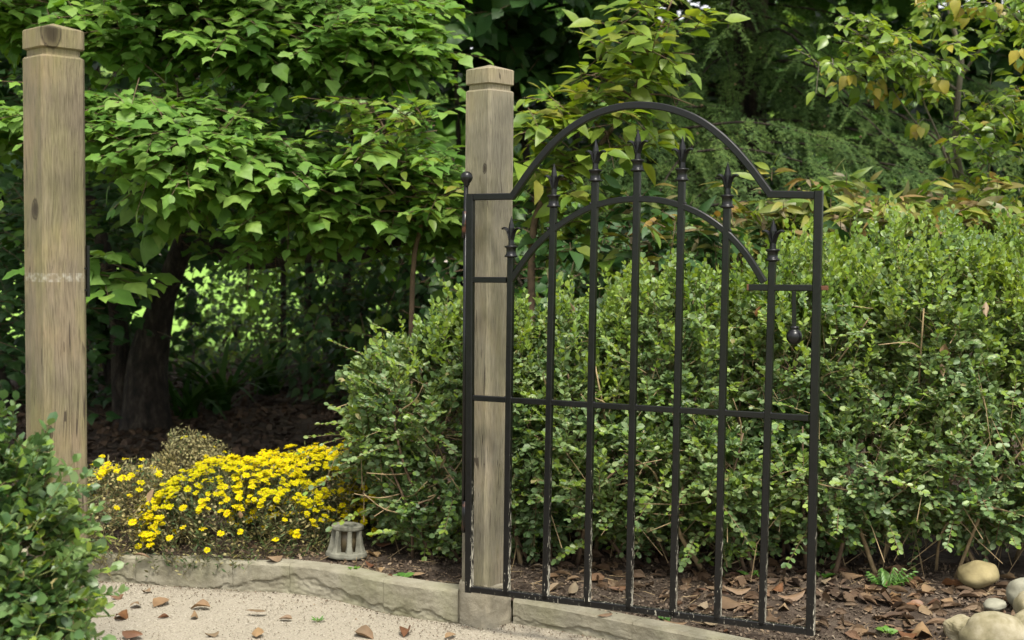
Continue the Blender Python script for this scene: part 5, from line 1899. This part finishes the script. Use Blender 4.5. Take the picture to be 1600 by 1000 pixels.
BL = [(606, 906, .07, 1, 'bright red-orange leaf on the kerb edge left of the gate post'), (578, 886, .07, 1, 'dark red leaf just right of the path light'), (592, 893, .06, 0, 'cream leaf on soil right of the path light, nearer the kerb'),
      (583, 868, .08, 0, 'pale papery leaf leaning behind the right of the path light'), (600, 856, .09, 1, 'long rust leaf under the boxwood behind the path light'), (507, 842, .09, 0, 'tan leaf propped left of the path light'),
      (488, 861, .07, 1, 'brown leaf in the soil left of the path light'), (430, 877, .09, 0, 'grey-brown leaf lying along the kerb below the flowers'), (222, 870, .07, 0, 'pale leaf on the kerb below the faded flowers'),
      (650, 903, .09, 0, 'dull leaf on the soil just above the kerb near the post'), (535, 888, .05, 0, 'small cream scrap in front of the path light'),
      (868, 922, .11, 0, 'long tan leaf behind the second gate bar'), (895, 928, .10, 0, 'upright tan leaf between the second and third gate bars'), (945, 966, .06, 0, 'curled tan leaf on the edging under the third gate bar'),
      (1015, 976, .07, 0, 'flat pale leaf below the bottom rail near the fourth bar'), (1055, 980, .09, 0, 'brown leaf under the bottom rail at the fifth bar'), (1100, 950, .07, 0, 'rounded tan leaf just left of the big ochre one'),
      (1143, 950, .13, 0, 'big ochre leaf behind the sixth gate bar'), (1110, 978, .08, 0, 'grey leaf below the bottom rail right of the fifth bar'), (1136, 990, .055, 1, 'small orange leaf below the bottom rail near the sixth bar'),
      (1150, 928, .12, 0, 'brown leaf heap top behind the sixth bar'), (1215, 925, .10, 1, 'rust leaf right of the seventh gate bar'), (1236, 938, .12, 0, 'ochre twisted leaf between seventh bar and latch stile'),
      (1225, 952, .08, 0, 'dull brown leaf near the bottom rail left of the latch stile'), (1290, 915, .10, 0, 'brown leaf just right of the latch stile foot'), (1330, 905, .10, 0, 'dark tan leaf left of the lobed weed'),
      (1400, 935, .09, 0, 'brown leaf below the lobed weed'), (1449, 962, .085, 0, 'flat tan leaf on bare soil left of the stones'), (1478, 945, .10, 0, 'long leaf lying above the flat tan leaf'),
      (1440, 992, .13, 0, 'large cream leaf at the bottom edge left of the blocky stone'), (1418, 996, .08, 1, 'orange leaf at the bottom edge touching the large cream leaf'),
      (1452, 925, .09, 0, 'standing brown leaf between the weed and the oval stone'), (1490, 920, .11, 1, 'dark red-brown leaf in front of the oval stone'), (1545, 925, .10, 0, 'crinkled tan leaf below the oval stone'),
      (1575, 905, .09, 0, 'tan leaf right of the oval stone'), (1565, 928, .08, 0, 'crinkled leaf touching the grey rounded stone'), (1430, 948, .08, 1, 'rust leaf left of the flat tan leaf'), (1360, 925, .09, 0, 'brown leaf lying left below the weed'),
      (1270, 925, .08, 0, 'brown leaf close behind the latch stile'), (965, 925, .09, 1, 'dark red leaf in shade behind the third gate bar')]
for px, py, s, c, lab in BL:
    fallen(px, py, s, dry_red if c else dry_tan, lab, z='bed', group='fallen leaves in the bed')
for px, py, d, s, c, lab in ((1186, 487, 5.52, .075, 1, 'curled rust leaf caught in the hedge left of the latch knob'), (1480, 551, 5.42, .10, 0, 'long tan leaf lying on the hedge, upper of a pair'),
                             (1472, 579, 5.40, .075, 0, 'short tan leaf on the hedge, lower of a pair'), (1541, 484, 5.45, .10, 0, 'brown leaf hanging upright in the hedge near the right edge'),
                             (690, 722, 5.60, .09, 0, 'tan leaf caught in the boxwood left of the gate post'), (574, 773, 5.9, .075, 0, 'pale leaf on the flowers beside the boxwood'), (893, 481, 5.75, .07, 0, 'tan leaf on the hedge top behind the second bar'),
                             (237, 775, 5.72, .08, 0, 'tan leaf caught in the faded flowers by the lone post'), (300, 757, 5.95, .07, 1, 'brown leaf between the flower mounds'), 
                             (461, 733, 6.1, .06, 0, 'pinkish leaf on top of the yellow flowers'), (375, 805, 5.66, .05, 0, 'pinkish leaf in the middle of the front flower mound'),
                             (1478, 730, 5.3, .10, 1, 'red-brown leaf low in the hedge toward the right edge')):
    fallen(px, py, s * .72, dry_red if c else dry_tan, lab, d=d, up=True, group='fallen leaves caught in the plants')


# ------------------------------------------------------------------ small weeds
def weed(px, py, n, size, label, z='bed', kind='ovate', spread=.8, mat=weed_mat):
    p = on_z(px, py, .09 if z == 'bed' else 0)
    if z == 'bed':
        for _ in range(4):
            p = on_z(px, py, bed_z(p[0], p[1]))
    pl = Plant('weed', p, label, 'weed', 'small weeds', crown='foliage')
    az = np.arange(n) * 2.4 + rng.random()
    T = np.stack([np.cos(az) * spread, np.sin(az) * spread, rng.uniform(.25, .9, n)], 1)
    Nn = np.array((0, -.3, 1.0)) + jit(n, .2)
    pl.add('leaf', kind, mat, frames(T, Nn, rng.uniform(.7, 1.1, n) * size), p + norm(T) * size * .3)
    pl.twigs(np.repeat(p[None], n, 0), p + norm(T) * size * .4, .0012, twig_green)
    return pl, p


w1, p = weed(1386, 915, 5, .06, 'lobed bright green weed under the right of the hedge', kind='maple')
for a, ln in ((-.95, .10), (.85, .11), (.1, .10), (-.4, .085), (.45, .09)):
    e = p + np.array((math.sin(a) * ln, -.05, .035 + .05 * math.cos(a)))
    t = norm(np.array((math.sin(a), -.25, -.25)))
    for k in range(5):
        q = p + (e - p) * (.4 + .16 * k)
        for s in (-1, 1):
            tt = norm(t + s * np.array((.5 * math.cos(a), -.2, .55 * abs(math.sin(a)))))
            w1.add('leaf', 'lance', weed_mat, frames(tt[None], np.array([[0, -.7, .7]]), np.array([.045 - .005 * k])), q[None])
    w1.twigs(p[None], e[None], .0018, twig_green)
weed(497, 972, 12, .028, 'tiny grassy sprout on the gravel path', z=0, kind='blade')
weed(1384, 990, 7, .035, 'small pale sprout at the bottom edge below the hedge')
weed(628, 905, 6, .045, 'small green seedling on the kerb left of the gate post')
weed(1038, 970, 8, .03, 'pale green seedling under the bottom rail of the gate')
weed(553, 893, 5, .03, 'yellow-green seedling at the foot of the path light')
weed(1285, 905, 6, .05, 'leafy seedling beside the latch stile foot')
weed(1172, 905, 8, .05, 'leafy seedling behind the sixth gate bar')
finish()


# ------------------------------------------------------------------ litter, mulch and grit: nobody could count them
def scatter(name, label, cat, kind, mat, P, size, flat=.35):
    n = len(P)
    Nn = np.array((0, 0, 1.0)) + jit(n, flat)
    M = frames(jit(n) * np.array((1, 1, .15)), Nn, size)
    Vs, Fs, off = [], [], 0
    for v in range(NVAR):
        V, F = get_t(kind, v)
        q = np.arange(n) % NVAR == v
        k = int(q.sum())
        Vs.append((np.einsum('nij,kj->nki', M[q], V) + P[q][:, None]).reshape(-1, 3))
        Fs.append((F[None] + (np.arange(k) * len(V))[:, None, None]).reshape(-1, 3) + off)
        off += k * len(V)
    o = link(name, raw_mesh(name, np.concatenate(Vs), np.concatenate(Fs), mat))
    tag(o, label, cat, kind='stuff')


def bed_points(n, x0, x1, t0, t1, lift=.006):
    x = rng.uniform(x0, x1, n)
    t = t0 + (t1 - t0) * rng.random(n)
    y = np.interp(x, KX, KY) + t
    z = np.array([bed_z(a, b_) for a, b_ in zip(x, y)]) + lift
    return np.stack([x, y, z], 1)


scatter('soil_crumbs', 'crumbs of bark and leaf bits on the soil', 'litter', 'flake', litter_mat, bed_points(22000, -2.3, 2.8, .06, 1.7), rng.uniform(.005, .020, 22000), .7)
scatter('leaf_litter', 'layer of small dry leaves under the hedge', 'litter', 'dry', litter_leaf, bed_points(520, .1, 2.6, .42, 1.5, .006), rng.uniform(.04, .10, 520), .7)
scatter('twig_litter', 'thin dry twigs strewn over the soil of the bed', 'litter', 'stick', twig_tan, bed_points(420, -1.0, 2.7, .1, 1.4, .01), rng.uniform(.03, .12, 420), .35)
scatter('bark_mulch', 'dark bark mulch in the shade under the maple', 'mulch', 'flake', mulch_mat, bed_points(14000, -4.5, 1.5, .8, 7.5, .01), rng.uniform(.02, .08, 14000), .5)
x = rng.uniform(-2.2, 1.0, 9000)
y = np.interp(x, KX, KY) - .9 * rng.random(9000) ** 1.2
scatter('path_grit', 'loose grit on the crushed stone path', 'gravel', 'grit', grit_m, np.stack([x, y, np.full(9000, .003)], 1), rng.uniform(.002, .008, 9000), .8)
x = rng.uniform(-2.2, .9, 1500)
y = np.interp(x, KX, KY) - .012 - .22 * rng.random(1500) ** 2.2
scatter('path_crumbs', 'crumbs and leaf scraps gathered at the foot of the kerb', 'litter', 'flake', litter_mat, np.stack([x, y, np.full(1500, .006)], 1), rng.uniform(.002, .010, 1500), .7)
